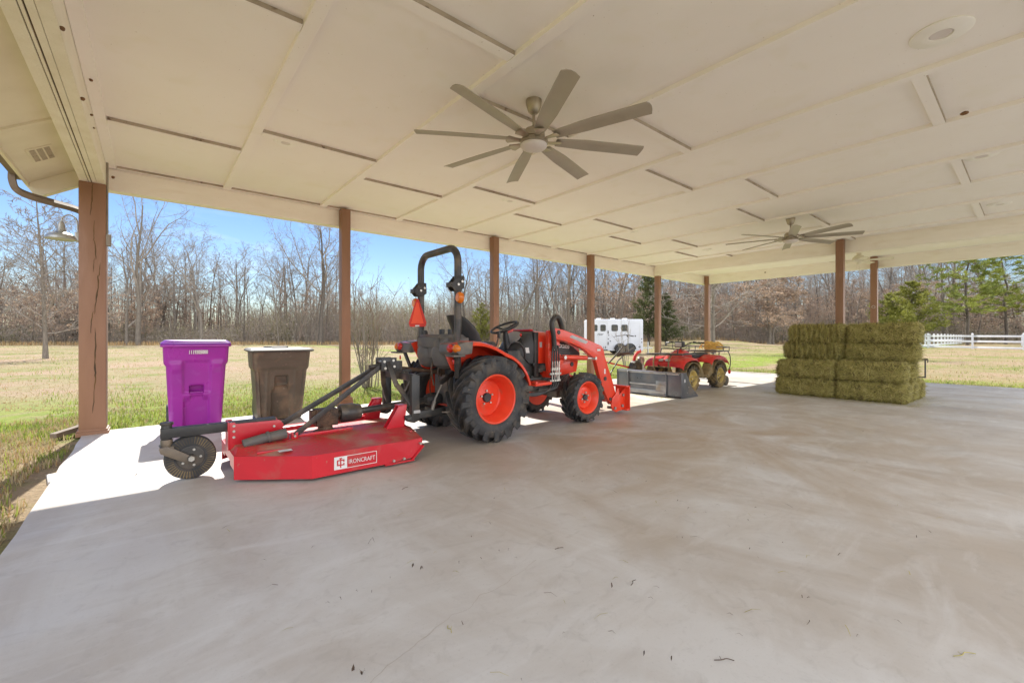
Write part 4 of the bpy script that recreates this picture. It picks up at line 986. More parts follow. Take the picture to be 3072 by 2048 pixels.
# quick hitch between cutter and tractor
b = MB()
b.bb(2.08, 2.13, 4.104, 4.846, .70, .775)
for y in (4.10, 4.79): b.bb(2.07, 2.16, y, y + .06, .30, .76); b.prism([(2.07, .34), (2.16, .36), (2.16, .29), (2.10, .27), (2.03, .29), (2.02, .33)], 'xz', y + .003, y + .057)
b.bb(2.02, 2.12, 4.42, 4.49, .70, .90); b.build('quick_hitch', M['wornblack'], K, bevel=.006)
q = MB(); q.tube([(2.06, 4.3, .80), (2.16, 4.3, .80)], .016, 10); q.tube([(2.10, 4.62, .78), (2.16, 4.62, .84)], .014, 10); q.build('release_lever', M['blackp'], K)
q = MB(); q.bb(2.09, 2.165, 4.097, 4.0995, .37, .40); q.build('hitch_label', M['decalgrey'], K)
for y0, y1, s_ in ((4.13, 4.20, 1), (4.75, 4.82, -1)):
    b = MB(); b.prism([(1.80, .235), (2.0, .235), (2.03, .46), (1.95, .47)], 'xz', y0, y0 + .012); b.prism([(1.80, .235), (2.0, .235), (2.03, .46), (1.95, .47)], 'xz', y1, y1 + .012); b.bb(1.93, 2.03, y0, y1 + .012, .455, .467); b.build('hitch_lug', M['red'], K, bevel=.003)
# gearbox and drive line
b = MB(); b.bb(1.22, 1.42, 4.37, 4.53, .30, .46); b.loft([[(1.32 + r * math.cos(a), 4.45 + r * math.sin(a), z) for a in [2 * PI * k / 16 for k in range(16)]] for z, r in ((.235, .11), (.25, .11), (.262, .07), (.31, .06))]); b.bb(1.18, 1.25, 4.40, 4.5, .33, .45); b.cyl((1.42, 4.45, .385), (1.50, 4.45, .385), .05, n=16)
b.build('gearbox', M['rust'], K, bevel=.012)
b = MB(); b.lathe([(.02, 1.45), (.085, 1.455), (.092, 1.47), (.092, 1.58), (.08, 1.62), (.075, 1.66), (.04, 1.67)], (0, 4.45, .395), 'x', 24); b.build('slip_clutch', M['wornblack'], K)
b = MB(); b.cyl((1.64, 4.45, .398), (2.48, 4.47, .435), .034, n=16); b.build('drive_shaft', M['wornblack'], K)
q = MB(); rr_ = random.Random(8)
for k in range(700):
    x, y = rr_.uniform(.56, 1.95), rr_.choice((rr_.gauss(4.2, .05), rr_.uniform(3.85, 5.0), rr_.gauss(4.3, .12)))
    a = rr_.uniform(0, PI); l_ = rr_.uniform(.01, .035); z = .2445 if abs(y - yc) < .42 else .236
    q.add([(x, y, z), (x + l_ * math.cos(a), y + l_ * math.sin(a), z + .003), (x + l_ * .5 * math.cos(a + .2), y + l_ * .5 * math.sin(a + .2) + .004, z + .002)], [(0, 1, 2)])
o_ = q.build('grass_clippings', M['hayC'], K, merge=False, smooth=0); o_['kind'] = 'stuff'
OFF = V((0, 0, 0))

# ------------------------------------------------------------------ wheeled bins (local: front to -y)
def sstep(a, b_, x):
    t = min(max((x - a) / (b_ - a), 0), 1); return t * t * (3 - 2 * t)
def boxm(x, z, x0, x1, z0, z1, e=.012):
    return sstep(x0 - e, x0 + e, x) * (1 - sstep(x1 - e, x1 + e, x)) * sstep(z0 - e, z0 + e, z) * (1 - sstep(z1 - e, z1 + e, z))
def bin_body(mat_, parent, H, wt, wb, dt, db, relief, shoulder):
    b = MB(); rings = []; NZ = 70; NF = 54
    for i in range(NZ + 1):
        z = .02 + (H - .02) * i / NZ; t = z / H
        hw = (wb + (wt - wb) * t) / 2; d_ = db + (dt - db) * t
        if shoulder: hw -= .020 * (1 - sstep(shoulder - .03, shoulder + .02, z)); 
        yf = -(.5 * db + (dt * .62 - db * .5) * t); yb_ = yf + d_; rc = .05
        ring = []
        for k in range(NF + 1):
            x = -hw + rc + (2 * hw - 2 * rc) * k / NF
            ring.append((x, yf + relief(x, z), z))
        for a in range(-75, 1, 15): ring.append((hw - rc + rc * math.cos(R(a)), yf + rc + rc * math.sin(R(a)), z))
        for k in range(1, 6): ring.append((hw, yf + rc + (d_ - 2 * rc) * k / 5, z))
        for a in range(15, 91, 15): ring.append((hw - rc + rc * math.cos(R(a)), yb_ - rc + rc * math.sin(R(a)), z))
        for k in range(1, 8): ring.append((hw - rc - (2 * hw - 2 * rc) * k / 8, yb_, z))
        for a in range(90, 181, 15): ring.append((-hw + rc + rc * math.cos(R(a)), yb_ - rc + rc * math.sin(R(a)), z))
        for k in range(1, 6): ring.append((-hw, yb_ - rc - (d_ - 2 * rc) * k / 5, z))
        for a in range(195, 270, 15): ring.append((-hw + rc + rc * math.cos(R(a)), yf + rc + rc * math.sin(R(a)), z))
        rings.append(ring)
    b.loft(rings)
    return b.build('body', mat_, parent, smooth=50, merge=False)
def rel_purple(x, z):
    o = 0
    o += .024 * boxm(x, z, -.135, .135, .47, .865, .02)
    o -= .018 * (boxm(x, z, -.27, -.14, .745, .855, .035) + boxm(x, z, .14, .27, .745, .855, .035))
    o += .085 * boxm(x, z, -.068, .068, .475, .56, .008)
    o += .040 * boxm(x, z, -.125, .125, .03, .44, .014) * (1 if z < .36 else sstep(.45, .36, z) if abs(x) > .068 else 1)
    o += .012 * boxm(x, z, -.325, -.305, .94, 1.04, .006)
    return o
P_ = thing('wheeled_bin', 'purple wheeled bin printed 1119305000 beside the cracked post', 'bin', (.445, 6.95, 0), R(-1), 'wheeled bins at the slab edge')
bd = bin_body(M['purple'], P_, 1.05, .66, .565, .74, .56, rel_purple, .83)
b = MB()
def rrect(hw, y0, y1, z, r=.05):
    ring = []
    for cx, cy_, a0 in ((hw - r, y0 + r, -90), (hw - r, y1 - r, 0), (-hw + r, y1 - r, 90), (-hw + r, y0 + r, 180)):
        for a in range(0, 91, 18): ring.append((cx + r * math.cos(R(a0 + a)), cy_ + r * math.sin(R(a0 + a)), z))
    return ring
b.loft([rrect(.335, -.47, .30, 1.035), rrect(.352, -.49, .315, 1.045), rrect(.352, -.49, .315, 1.065), rrect(.340, -.475, .31, 1.068)]); b.build('rim', M['purple'], P_, smooth=40)
b = MB(); b.loft([rrect(.348, -.487, .33, 1.066), rrect(.350, -.49, .33, 1.085), rrect(.325, -.462, .32, 1.105), rrect(.31, -.45, .31, 1.118), rrect(.29, -.43, .29, 1.121)]); lid = b.build('lid', M['purplelid'], P_, smooth=45)
b = MB(); b.bar((-.066, -.322, .475), (.066, -.322, .475), .035, .016); b.build('grab_bar', M['purple'], P_, bevel=.004)
for s_ in (-1, 1):
    b = MB(); b.lathe([(.05, -.03), (.13, -.03), (.14, -.015), (.14, .015), (.13, .03), (.05, .03)], axis='x', n=32); w_ = b.build('wheel', M['blackp'], P_); w_.location = (s_ * .262, .30, .14)
text('1119305000', .062, M['decal'], bd, (-.085, -.452, .955), (1, 0, 0), (0, -.07, 1), sx=.62, depth=.002, bold=.0025)
def rel_brown(x, z):
    o = 0
    o += .020 * boxm(x, z, -.16, .16, .03, .73, .02)
    o += .055 * boxm(x, z, -.075, .075, .505, .625, .010)
    o += .038 * boxm(x, z, -.112, .112, .03, .49, .014) * (1 if z < .40 else sstep(.49, .40, z) if abs(x) > .075 else 1)
    o -= .010 * boxm(x, z, -.33, .33, .86, .985, .012)
    o += .018 * (boxm(x, z, -.30, -.175, .03, .72, .03) + boxm(x, z, .175, .30, .03, .72, .03))
    return o
B_ = thing('wheeled_bin', 'dusty brown wheeled bin with a grey lid, right of the purple bin', 'bin', (1.41, 6.98, 0), R(-4), 'wheeled bins at the slab edge')
bd = bin_body(M['brown'], B_, .97, .71, .585, .76, .56, rel_brown, .72)
b = MB(); b.loft([rrect(.375, -.505, .34, .955), rrect(.392, -.525, .35, .966), rrect(.395, -.53, .35, .98), rrect(.375, -.51, .34, .994), rrect(.355, -.48, .32, 1.003), rrect(.345, -.47, .31, .998), rrect(.33, -.455, .30, 1.004)]); lid = b.build('lid', M['brownlid'], B_, smooth=40)
b = MB(); b.loft([rrect(.10 + .0, -.30, -.05, .999, .04), rrect(.095, -.295, -.055, 1.016, .04)]); b.loft([rrect(.16, .08, .26, .999, .04), rrect(.15, .09, .25, 1.022, .04)]); b.build('lid_handle', M['brownlid'], lid, smooth=40)
b = MB(); b.bar((-.074, -.356, .505), (.074, -.356, .505), .03, .014); b.build('grab_bar', M['brown'], B_, bevel=.004)
for s_ in (-1, 1):
    b = MB(); b.lathe([(.05, -.03), (.13, -.03), (.14, -.015), (.14, .015), (.13, .03), (.05, .03)], axis='x', n=32); w_ = b.build('wheel', M['blackp'], B_); w_.location = (s_ * .25, .30, .14)
# ------------------------------------------------------------------ loader bucket standing on the slab (world coordinates)
OFF = V((7.85, 4.95, 0))
Bk = thing('loader_bucket', 'dark steel tractor bucket standing on the slab in front of the quad bike', 'bucket', OFF)
Y0, Y1 = 4.20, 5.66
b = MB()
prof = [(7.62, .03), (7.62, .47), (7.76, .478), (7.76, .466), (7.635, .455), (7.635, .12), (7.68, .045), (8.18, .018), (8.18, .004), (7.66, .004)]
b.prism(prof, 'xz', Y0 + .012, Y1 - .012); b.build('shell', M['bucket'], Bk, bevel=.004)
for y in (Y0, Y1 - .012):
    b = MB(); b.prism([(7.60, .02), (7.60, .475), (7.775, .482), (7.80, .44), (8.0, .17), (8.22, .02), (8.22, .0), (7.64, .0)], 'xz', y, y + .012); b.build('side_plate', M['bucket'], Bk, bevel=.003)
b = MB(); b.bb(7.585, 7.62, Y0 + .05, Y1 - .04, .435, .472); b.bb(7.60, 7.62, 4.55, Y1 - .30, .20, .235); b.bb(7.603, 7.62, 4.55, Y1 - .30, .02, .12); b.build('back_rail', M['bucketlight'], Bk, bevel=.005)
b = MB(); b.bb(7.606, 7.62, 4.52, 4.74, .03, .30); b.bb(7.55, 7.62, 4.50, 4.86, .02, .035); b.build('attach_plate', M['bucketlight'], Bk, bevel=.003)
for y in (4.50, 5.36):
    b = MB(); b.prism([(7.62, .03), (7.62, .44), (7.575, .46), (7.555, .43), (7.58, .40), (7.585, .10), (7.56, .03)], 'xz', y, y + .016); b.build('attach_rib', M['bucket'], Bk, bevel=.002)
q = MB(); q.bb(7.70, 7.735, Y0 - .003, Y0 - .0005, .30, .36); q.build('label', M['decal'], Bk)
q = MB()
for x, z in ((7.80, .10), (7.86, .2), (8.05, .05)): q.cyl((x, Y0 - .008, z), (x, Y0, z), .010, n=6)
q.build('rivet', M['bolt'], Bk)
OFF = V((0, 0, 0))

# ------------------------------------------------------------------ quad bike (local: forward +x, turned to face -X)
A = thing('quad_bike', 'old red quad bike, muddy, with yellow rope on its rear rack', 'quad bike', (9.42, 5.06, 0), R(180))
for x, fr in ((.62, 1), (-.62, 0)):
    for s_ in (-1, 1):
        wheel(A, (x, .37 * s_, .275), .28, .21, .165, 15, .024, .05, .55, s_, M['mudtyre'], M['mudrim'], -.03, .035, 4, .05, M['mudrim'])
b = MB()
b.tube([(.85, 0, .30), (.3, 0, .26), (-.4, 0, .26), (-.75, 0, .34)], .05, 10); b.bb(-.28, .28, -.14, .14, .24, .56); b.cyl((-.62, -.34, .275), (-.62, .34, .275), .03, n=10); b.cyl((.62, -.34, .275), (.62, .34, .275), .025, n=10)
for s_ in (-1, 1):
    b.tube([(.62, s_ * .1, .32), (.60, s_ * .3, .27)], .018, 8); b.tube([(.62, s_ * .12, .62), (.62, s_ * .27, .32)], .028, 10); b.tube([(.75, s_ * .1, .3), (.62, s_ * .28, .27)], .015, 8)
for k in range(10): b.cyl((-.1 + .02 * k, -.17, .34 + .014 * k), (-.1 + .02 * k, .17, .34 + .014 * k), .03, n=8)
b.build('engine_frame', M['mud'], A, bevel=.006)
# bodywork: fenders
def fender(x0, pr, s_, nm='fender'):
    b = MB(); rings = []
    pp = [(p.x, p.z) for p in spline([(x, 0, z) for x, z in pr], 4)]
    for x, z in pp: rings.append([(x, s_ * y, z + o_) for y, o_ in ((.13, .02), (.25, .022), (.38, .012), (.445, -.01), (.465, -.05), (.455, -.05), (.435, -.018), (.37, 0), (.13, .005))])
    b.loft(rings); return b.build(nm, M['atvred'], A, smooth=50)
for s_ in (-1, 1):
    f_ = fender(.62, [(1.02, .52), (.98, .615), (.86, .68), (.66, .71), (.48, .70), (.36, .645), (.28, .57)], s_, 'front_fender')
    q = MB(); q.loft([[(x, s_ * y, z) for x, z in ((.30, .56), (.36, .62), (.345, .30), (.10, .25), (.12, .30))] for y in (.28, .46)]); q.build('mud_guard', M['mud'], f_, bevel=.006)
    f_ = fender(-.62, [(-.20, .58), (-.27, .66), (-.40, .715), (-.62, .725), (-.85, .70), (-1.02, .62), (-1.06, .55)], s_, 'rear_fender')
    q = MB(); q.loft([[(x, s_ * y, z) for x, z in ((-.20, .56), (-.30, .60), (-.27, .34), (-.10, .25), (.12, .25), (.14, .30), (-.06, .33))] for y in (.26, .45)]); q.build('foot_well', M['mud'], f_, bevel=.01)
    q = MB(); rr2 = [(x * 1, z) for x, z in arc(.62, .275, .33, 15, 165, 14)]; q.loft([[(x, s_ * y, z) for y in (.28, .47)] + [(.62 + (x - .62) * 1.05, s_ * y, .275 + (z - .275) * 1.05) for y in (.47, .28)] for x, z in rr2]); q.build('fender_liner', M['mud'], f_)
    q = MB(); rr2 = [(x * 1, z) for x, z in arc(-.62, .275, .34, 10, 170, 14)]; q.loft([[(x, s_ * y, z) for y in (.28, .46)] + [(-.62 + (x + .62) * 1.05, s_ * y, .275 + (z - .275) * 1.05) for y in (.46, .28)] for x, z in rr2]); q.build('fender_liner', M['mud'], f_)
b = MB(); b.loft([[(x, hw * math.cos(a), zc + th_ * math.sin(a)) for a in [2 * PI * k / 18 for k in range(18)]] for x, hw, zc, th_ in ((1.0, .10, .56, .05), (.92, .19, .59, .09), (.75, .22, .63, .11), (.55, .17, .70, .12), (.40, .15, .76, .12), (.20, .14, .76, .11), (.05, .12, .72, .09), (-.08, .10, .70, .05))]); b.build('front_cowl', M['atvred'], A, smooth=60)
q = MB(); q.loft([[(.985, y, z) for y, z in ((-.12, .54), (.12, .54), (.15, .62), (-.15, .62))], [(1.01, y, z) for y, z in ((-.10, .55), (.10, .55), (.13, .61), (-.13, .61))]]); q.build('nose_grille', M['atvred'], A, bevel=.006)
for s_ in (-1, 1):
    q = MB(); q.ball((.97, s_ * .075, .66), (.05, .06, .032), 14, 8); q.build('headlight', M['headlamp'], A)
b = MB(); b.loft([[(x, hw * math.copysign(abs(math.cos(a)) ** .6, math.cos(a)), zc + th_ * math.copysign(abs(math.sin(a)) ** .6, math.sin(a))) for a in [2 * PI * k / 18 for k in range(18)]] for x, hw, zc, th_ in ((.06, .09, .72, .03), (.0, .13, .725, .05), (-.2, .15, .715, .06), (-.45, .16, .735, .06), (-.65, .15, .745, .05), (-.70, .1, .745, .03))]); b.build('saddle', M['seat'], A, smooth=60)
# racks and bumper
b = MB()
def loop(x0, x1, hw, z): return [(x0, -hw, z), (x1 - .06, -hw, z), (x1, -hw + .08, z), (x1, hw - .08, z), (x1 - .06, hw, z), (x0, hw, z)]
b.tube(loop(.40, 1.04, .40, .785), .013, 8, closed=True)
for k in range(5): b.tube([(.42 + .15 * k, -.39, .785), (.42 + .15 * k, .39, .785)], .009, 6)
for y in (-.2, .2): b.tube([(.40, y, .785), (1.04, y, .785)], .009, 6)
b.tube(loop(.35, .75, .25, .90)[0:6], .011, 8); b.tube([(.75, -.2, .90), (.8, -.2, .79)], .011, 8); b.tube([(.75, .2, .90), (.8, .2, .79)], .011, 8)
b.build('front_rack', M['wornblack'], A)
b = MB()
for s_ in (-1, 1): b.tube(spline([(1.0, s_ * .18, .78), (1.09, s_ * .18, .68), (1.10, s_ * .17, .5), (1.0, s_ * .15, .34), (.85, s_ * .12, .30)], 5), .015, 8)
b.tube([(1.10, -.18, .52), (1.10, .18, .52)], .012, 8); b.tube([(1.04, -.16, .38), (1.04, .16, .38)], .012, 8); b.build('bumper', M['mud'], A)
b = MB()
b.tube([(p[0] - 1.60, p[1], p[2]) for p in loop(.45, 1.15, .42, .82)], .012, 8, closed=True); b.tube([(-1.16, -.42, .92), (-.5, -.42, .92)], .010, 8); b.tube([(-1.16, .42, .92), (-.5, .42, .92)], .010, 8); b.tube([(-1.16, -.42, .92), (-1.16, .42, .92)], .010, 8)
for x in (-1.16, -.85): 
    for y in (-.42, .42): b.tube([(x, y, .82), (x, y, .92)], .009, 6)
for k in range(5): b.tube([(-1.1 + .15 * k, -.41, .82), (-1.1 + .15 * k, .41, .82)], .009, 6)
for y in (-.3, .3): b.tube([(-.9, y, .82), (-.9, y, .70)], .012, 6); b.tube([(-.6, y, .82), (-.6, y, .72)], .012, 6)
b.build('rear_rack', M['wornblack'], A)
b = MB(); b.tube(spline([(-1.12, .40, .82), (-1.2, .42, .70), (-1.22, .42, .5), (-1.17, .40, .36)], 6), .011, 8); b.build('side_bar', M['wornblack'], A)
b = MB(); b.ball((-1.21, .40, .33), (.02, .035, .06), 12, 8); b.build('tail_light', M['redlens'], A)
b = MB(); b.tube([(-.7, 0, .32), (-1.1, 0, .25)], .025, 8); b.ball((-1.12, 0, .29), .03); 
b.build('tow_hitch', M['mudtyre'], A); b = MB(); b.lathe([(.05, -.06), (.11, -.06), (.115, .06), (.05, .06)], (-1.16, .30, .115), 'y', 20); b.build('drag_roller', M['mudtyre'], A)
# steering
b = MB(); b.tube([(.34, 0, .80), (.27, 0, .96)], .02, 10)
for s_ in (-1, 1): b.tube(spline([(.27, 0, .95), (.26, s_ * .10, .97), (.22, s_ * .2, 1.03), (.13, s_ * .40, 1.025)], 5), .012, 8)
hb = b.build('handlebar', M['wornblack'], A)
for s_ in (-1, 1):
    b = MB(); b.tube([(.155, s_ * .33, 1.03), (.12, s_ * .455, 1.025)], .017, 10); b.build('grip', M['blackp'], hb)
    b = MB(); b.tube(spline([(.20, s_ * .27, 1.03), (.24, s_ * .33, 1.01), (.215, s_ * .43, 1.0)], 4), .006, 6); b.box((.20, s_ * .265, 1.035), (.05, .04, .04)); b.build('brake_lever', M['blackp'], hb, bevel=.004)
    b = MB(); b.tube(spline([(.24, s_ * .22, 1.03), (.36, s_ * .16, .92), (.42, s_ * .08, .84)], 5), .006, 6); b.build('cable', M['black'], hb)
b = MB(); b.box((.34, 0, .985), (.12, .19, .135)); lp = b.build('lamp_pod', M['blackp'], A, bevel=.02)
b = MB(); b.box((.403, 0, .985), (.012, .15, .10)); b.build('lamp_glass', M['headlamp'], lp, bevel=.004)
b = MB(); b.tube(spline([(.33, -.05, 1.045), (.33, -.03, 1.09), (.33, .03, 1.09), (.33, .05, 1.045)], 5), .009, 8); b.build('lamp_hook', M['black'], lp)
# rope heap on the rear rack
rr_ = random.Random(11); b = MB()
for k in range(16):
    pts = []; cx, cy_ = rr_.uniform(-.78, -.58), rr_.uniform(-.12, .18); rx, ry = rr_.uniform(.10, .20), rr_.uniform(.10, .2); ph = rr_.uniform(0, 6)
    for i in range(11):
        a = ph + i * .62; pts.append((-.25 + cx * 1.0 + rx * math.cos(a) - .02, cy_ + ry * math.sin(a), .855 + .012 * k * (.5 + .5 * math.cos(a * 2)) + .03 * rr_.random()))
    b.tube(spline(pts, 4), .009, 6)
rp = b.build('rope', M['rope']); rp.location = (9.42 + .15, 5.06, .0); rp.rotation_euler = (0, 0, R(180)); tag(rp, 'heap of yellow rope lying on the rear rack of the red quad bike', 'rope')

# ------------------------------------------------------------------ walk-behind tiller beyond the bucket (world coordinates)
OFF = V((8.5, 6.0, 0))
W_ = thing('garden_tiller', 'old walk-behind tiller with black handle frame and red arms behind the bucket', 'tiller', OFF)
b = MB()
b.tube(spline([(7.72, 5.98, .57), (8.0, 5.98, .75), (8.18, 5.98, .88), (8.3, 6.0, .935), (8.42, 6.02, .93), (8.55, 6.1, .86), (8.68, 6.15, .80)], 5), .018, 8)
b.tube([(8.68, 6.15, .80), (8.1, 6.0, .62), (7.78, 5.95, .37), (7.75, 5.95, .2)], .014, 8); b.tube([(8.2, 5.99, .80), (8.68, 6.15, .80)], .012, 8)
b.build('handle_frame', M['wornblack'], W_)
b = MB(); b.prism([(8.12, .79), (8.66, .79), (8.62, .755), (8.16, .70)], 'xz', 6.05, 6.08); b.build('control_panel', M['rust'], W_, bevel=.004)
b = MB(); b.bar((7.82, 6.1, .59), (8.66, 6.05, .43), .04, .035); b.build('lower_arm', M['atvred'], W_, bevel=.006)
b = MB(); b.tube(spline([(8.70, 6.0, .56), (8.76, 6.0, .70), (8.86, 6.0, .78), (8.95, 6.0, .80)], 5), [.05, .045] * 5 + [.04] * 6, 8) if False else b.tube(spline([(8.70, 6.0, .54), (8.75, 6.0, .69), (8.86, 6.0, .78), (8.96, 6.0, .80)], 5), .036, 8); b.tube([(8.95, 6, .79), (8.97, 6, .86)], .012, 6); b.build('discharge_chute', M['atvred'], W_)
b = MB(); b.lathe([(.0, -.12), (.12, -.115), (.165, -.07), (.17, .06), (.13, .1), (0, .1)], (8.74, 5.98, .44), 'y', 28); b.bb(8.62, 8.9, 5.9, 6.12, .16, .42); b.build('engine_cover', M['wornblack'], W_, bevel=.006)
b = MB(); b.lathe([(.03, -.05), (.05, -.06), (.085, -.055), (.09, -.03), (.09, .03), (.05, .05)], (8.90, 5.95, .605), 'y', 24); b.tube([(8.90, 6.0, .60), (9.05, 6.0, .48), (9.12, 6.0, .36)], .05, 10); b.build('pulley', M['steel'], W_)
for y in (5.8, 6.2):
    b = MB(); b.lathe([(.06, -.05), (.15, -.05), (.165, -.03), (.165, .03), (.15, .05), (.06, .05)], (0, 0, 0), 'y', 28); b.lathe([(.07, -.02), (.0, -.03)], (0, 0, 0), 'y', 20); w_ = b.build('wheel', M['mudtyre'], W_, local=True); w_.location = V((8.72, y, .165)) - OFF
OFF = V((0, 0, 0))

# small black stand behind the hay
F_ = thing('jack_stand', 'small black metal stand with a T-shaped upright showing behind the right end of the hay', 'stand', (11.95, 1.55, 0))
b = MB(); b.tube([(0, 0, .01), (0, 0, .74)], .018, 8); b.tube([(0, 0, .345), (0, -.16, .345)], .013, 8); b.tube([(0, -.15, .345), (0, -.15, .70)], .013, 8); b.tube([(0, -.19, .705), (0, -.10, .705)], .016, 8); b.tube([(0, -.19, .705), (0, -.185, .64)], .009, 6)
b.bb(-.12, .12, -.12, .12, .002, .014); b.build('frame', M['wornblack'], F_)

# ------------------------------------------------------------------ hay bales
def bale_mesh(seed, L_=1.0, D_=.47, H_=.35, ridged=False, n=6500):
    rr_ = random.Random(seed); b = MB()
    nx, ny_, nz_ = 52, 20, 16
    def P(x, y, z):
        p = V((x * L_ / 2, y * D_ / 2, z * H_ / 2)); q = V((max(-L_ / 2 + .08, min(L_ / 2 - .08, p.x)), max(-D_ / 2 + .08, min(D_ / 2 - .08, p.y)), max(-H_ / 2 + .08, min(H_ / 2 - .08, p.z))))
        d_ = p - q
        if d_.length > 1e-6: p = q + d_.normalized() * min(d_.length, .08)
        nrm = (p - q).normalized() if (p - q).length > 1e-6 else V((0, 0, 1))
        r_ = .024 * noise.noise(p * 3.2 + V((0, seed * 3, 0))) + .022 * noise.noise(p * 6 + V((seed, 0, 0))) + .020 * noise.noise(p * 17)
        if ridged: r_ += .024 * math.sin(p.x * 2 * PI / .095 + 1.5 * noise.noise(p * 6)) * (1 - abs(nrm.x))
        return p + nrm * r_, nrm
    surf = []
    def face(fn, a, c):
        vs = []; 
        for i in range(a + 1):
            for j in range(c + 1):
                p, nn = P(*fn(-1 + 2 * i / a, -1 + 2 * j / c)); vs.append(p)
        b.add(vs, [(i * (c + 1) + j, (i + 1) * (c + 1) + j, (i + 1) * (c + 1) + j + 1, i * (c + 1) + j + 1) for i in range(a) for j in range(c)])
    face(lambda u, v: (u, -1, v), nx, nz_); face(lambda u, v: (u, 1, v), nx, nz_)
    face(lambda u, v: (u, v, 1), nx, ny_); face(lambda u, v: (u, v, -1), nx, ny_)
    face(lambda u, v: (-1, u, v), ny_, nz_); face(lambda u, v: (1, u, v), ny_, nz_)
    for k in range(n):
        fcs = rr_.random(); u, v = rr_.uniform(-1, 1), rr_.uniform(-1, 1)
        xyz = (u, -1, v) if fcs < .34 else (u, 1, v) if fcs < .5 else (u, v, 1) if fcs < .76 else (1, u, v) if fcs < .88 else (-1, u, v)
        p, nn = P(*xyz)
        t = V((rr_.gauss(0, 1), rr_.gauss(0, 1), rr_.gauss(0, 1))); 
        if ridged and abs(nn.x) < .5: t.x *= .35
        t = (t - nn * t.dot(nn)); 
        if t.length < .01: continue
        t.normalize(); l_ = rr_.uniform(.03, .11) * (1.8 if rr_.random() < .06 else 1); lift = rr_.uniform(-.01, .3) if rr_.random() < .8 else rr_.uniform(.3, .9)
        s2 = nn.cross(t) * rr_.uniform(.002, .0042); a = p + nn * rr_.uniform(-.004, .008); m_ = a + (t + nn * lift * .5) * l_ * .5; e = a + (t * 1 + nn * (lift - rr_.uniform(0, .5))) * l_
        b.cur = 1 if rr_.random() < .36 else 2 if rr_.random() < .72 else 3
        b.add([a - s2, a + s2, m_ + s2, m_ - s2, e], [(0, 1, 2, 3), (3, 2, 4)])
    b.cur = 4
    for ty in (-.12, .12):
        loop_ = [P(-1, ty / D_ * 2, v)[0] for v in (-1, -.5, 0, .5, 1)] + [P(u, ty / D_ * 2, 1)[0] for u in [-.9 + .1 * i for i in range(19)]] + [P(1, ty / D_ * 2, v)[0] for v in (1, .5, 0, -.5, -1)] + [P(u, ty / D_ * 2, -1)[0] for u in [.9 - .1 * i for i in range(19)]]
        b.tube(loop_, .0035, 5, closed=True)
    b.cur = 0
    return b
M['twine'] = mat('baling_twine', (.45, .34, .12), (.36, .27, .1), .8, scale=30)
HB = [bale_mesh(1), bale_mesh(2, ridged=True), bale_mesh(3)]
HM = []
for i, mb in enumerate(HB):
    o = mb.build('hay_bale', [M['hayA'], M['hayB'], M['hayC'], M['hayD'], M['twine']], merge=False, smooth=50); HM.append(o)
used = [False] * 3
def bale(kind, x, y, z, lab, rz=90, jit=0, flip=0, sy=1, sz=1):
    o = HM[kind]
    if used[kind]: o = o.copy(); COL.objects.link(o)
    used[kind] = True
    o.location = (x, y, z); o.rotation_euler = (R(jit * .5), 0, R(rz + jit + 180 * flip)); o.scale = (sy * .985, .985, sz * .965)
    tag(o, lab, 'hay bale', 'stacked hay bales')
rz = -90     # local -y (front) faces -X
bale(0, 10.115, 2.915, .175, 'hay bale on the floor at the left end of the front row', rz, .6, 0, 1.0)
bale(2, 10.115, 1.885, .175, 'hay bale on the floor at the right end of the front row', rz, -.8, 0, 1.04)
bale(2, 10.12, 2.90, .525, 'hay bale on top of the front row at the left', rz, -.6, 0, 1.0)
bale(0, 10.12, 1.89, .53, 'hay bale on top of the front row at the right', rz, .8, 0, 1.0)
bale(0, 10.61, 2.9, .175, 'hay bale on the floor in the back row, hidden behind the left front bales', rz, 0, 0, 1.0)
bale(2, 10.61, 1.87, .175, 'hay bale on the floor in the back row, hidden behind the right front bales', rz, .4, 0, 1.04)
bale(2, 10.61, 2.92, .525, 'second hay bale up in the back row, hidden at the left', rz, 0, 0, 1.0)
bale(0, 10.61, 1.86, .525, 'second hay bale up in the back row, edge showing at the right', rz, -.7, 0, 1.03)
bale(1, 10.60, 2.90, .87, 'ridged hay bale under the topmost left bale', rz, -1, 0, 1.04, .96)
bale(0, 10.60, 1.83, .87, 'hay bale under the topmost right bale', rz, 1, 0, 1.06, .96)
bale(1, 10.60, 2.84, 1.21, 'topmost hay bale at the left, with vertical ridges', rz, .8, 0, .97, 1.05)
bale(2, 10.60, 1.81, 1.22, 'topmost hay bale at the right with shaggy corners', rz, -.9, 0, 1.06, 1.05)
bale(2, 11.12, 1.84, .175, 'hay bale on the floor behind the stack, its end showing at the far right', rz, 2, 0, 1.03)
bale(0, 11.12, 2.9, .175, 'hay bale on the floor behind the stack at the left, out of sight', rz, 1, 0, 1.0)

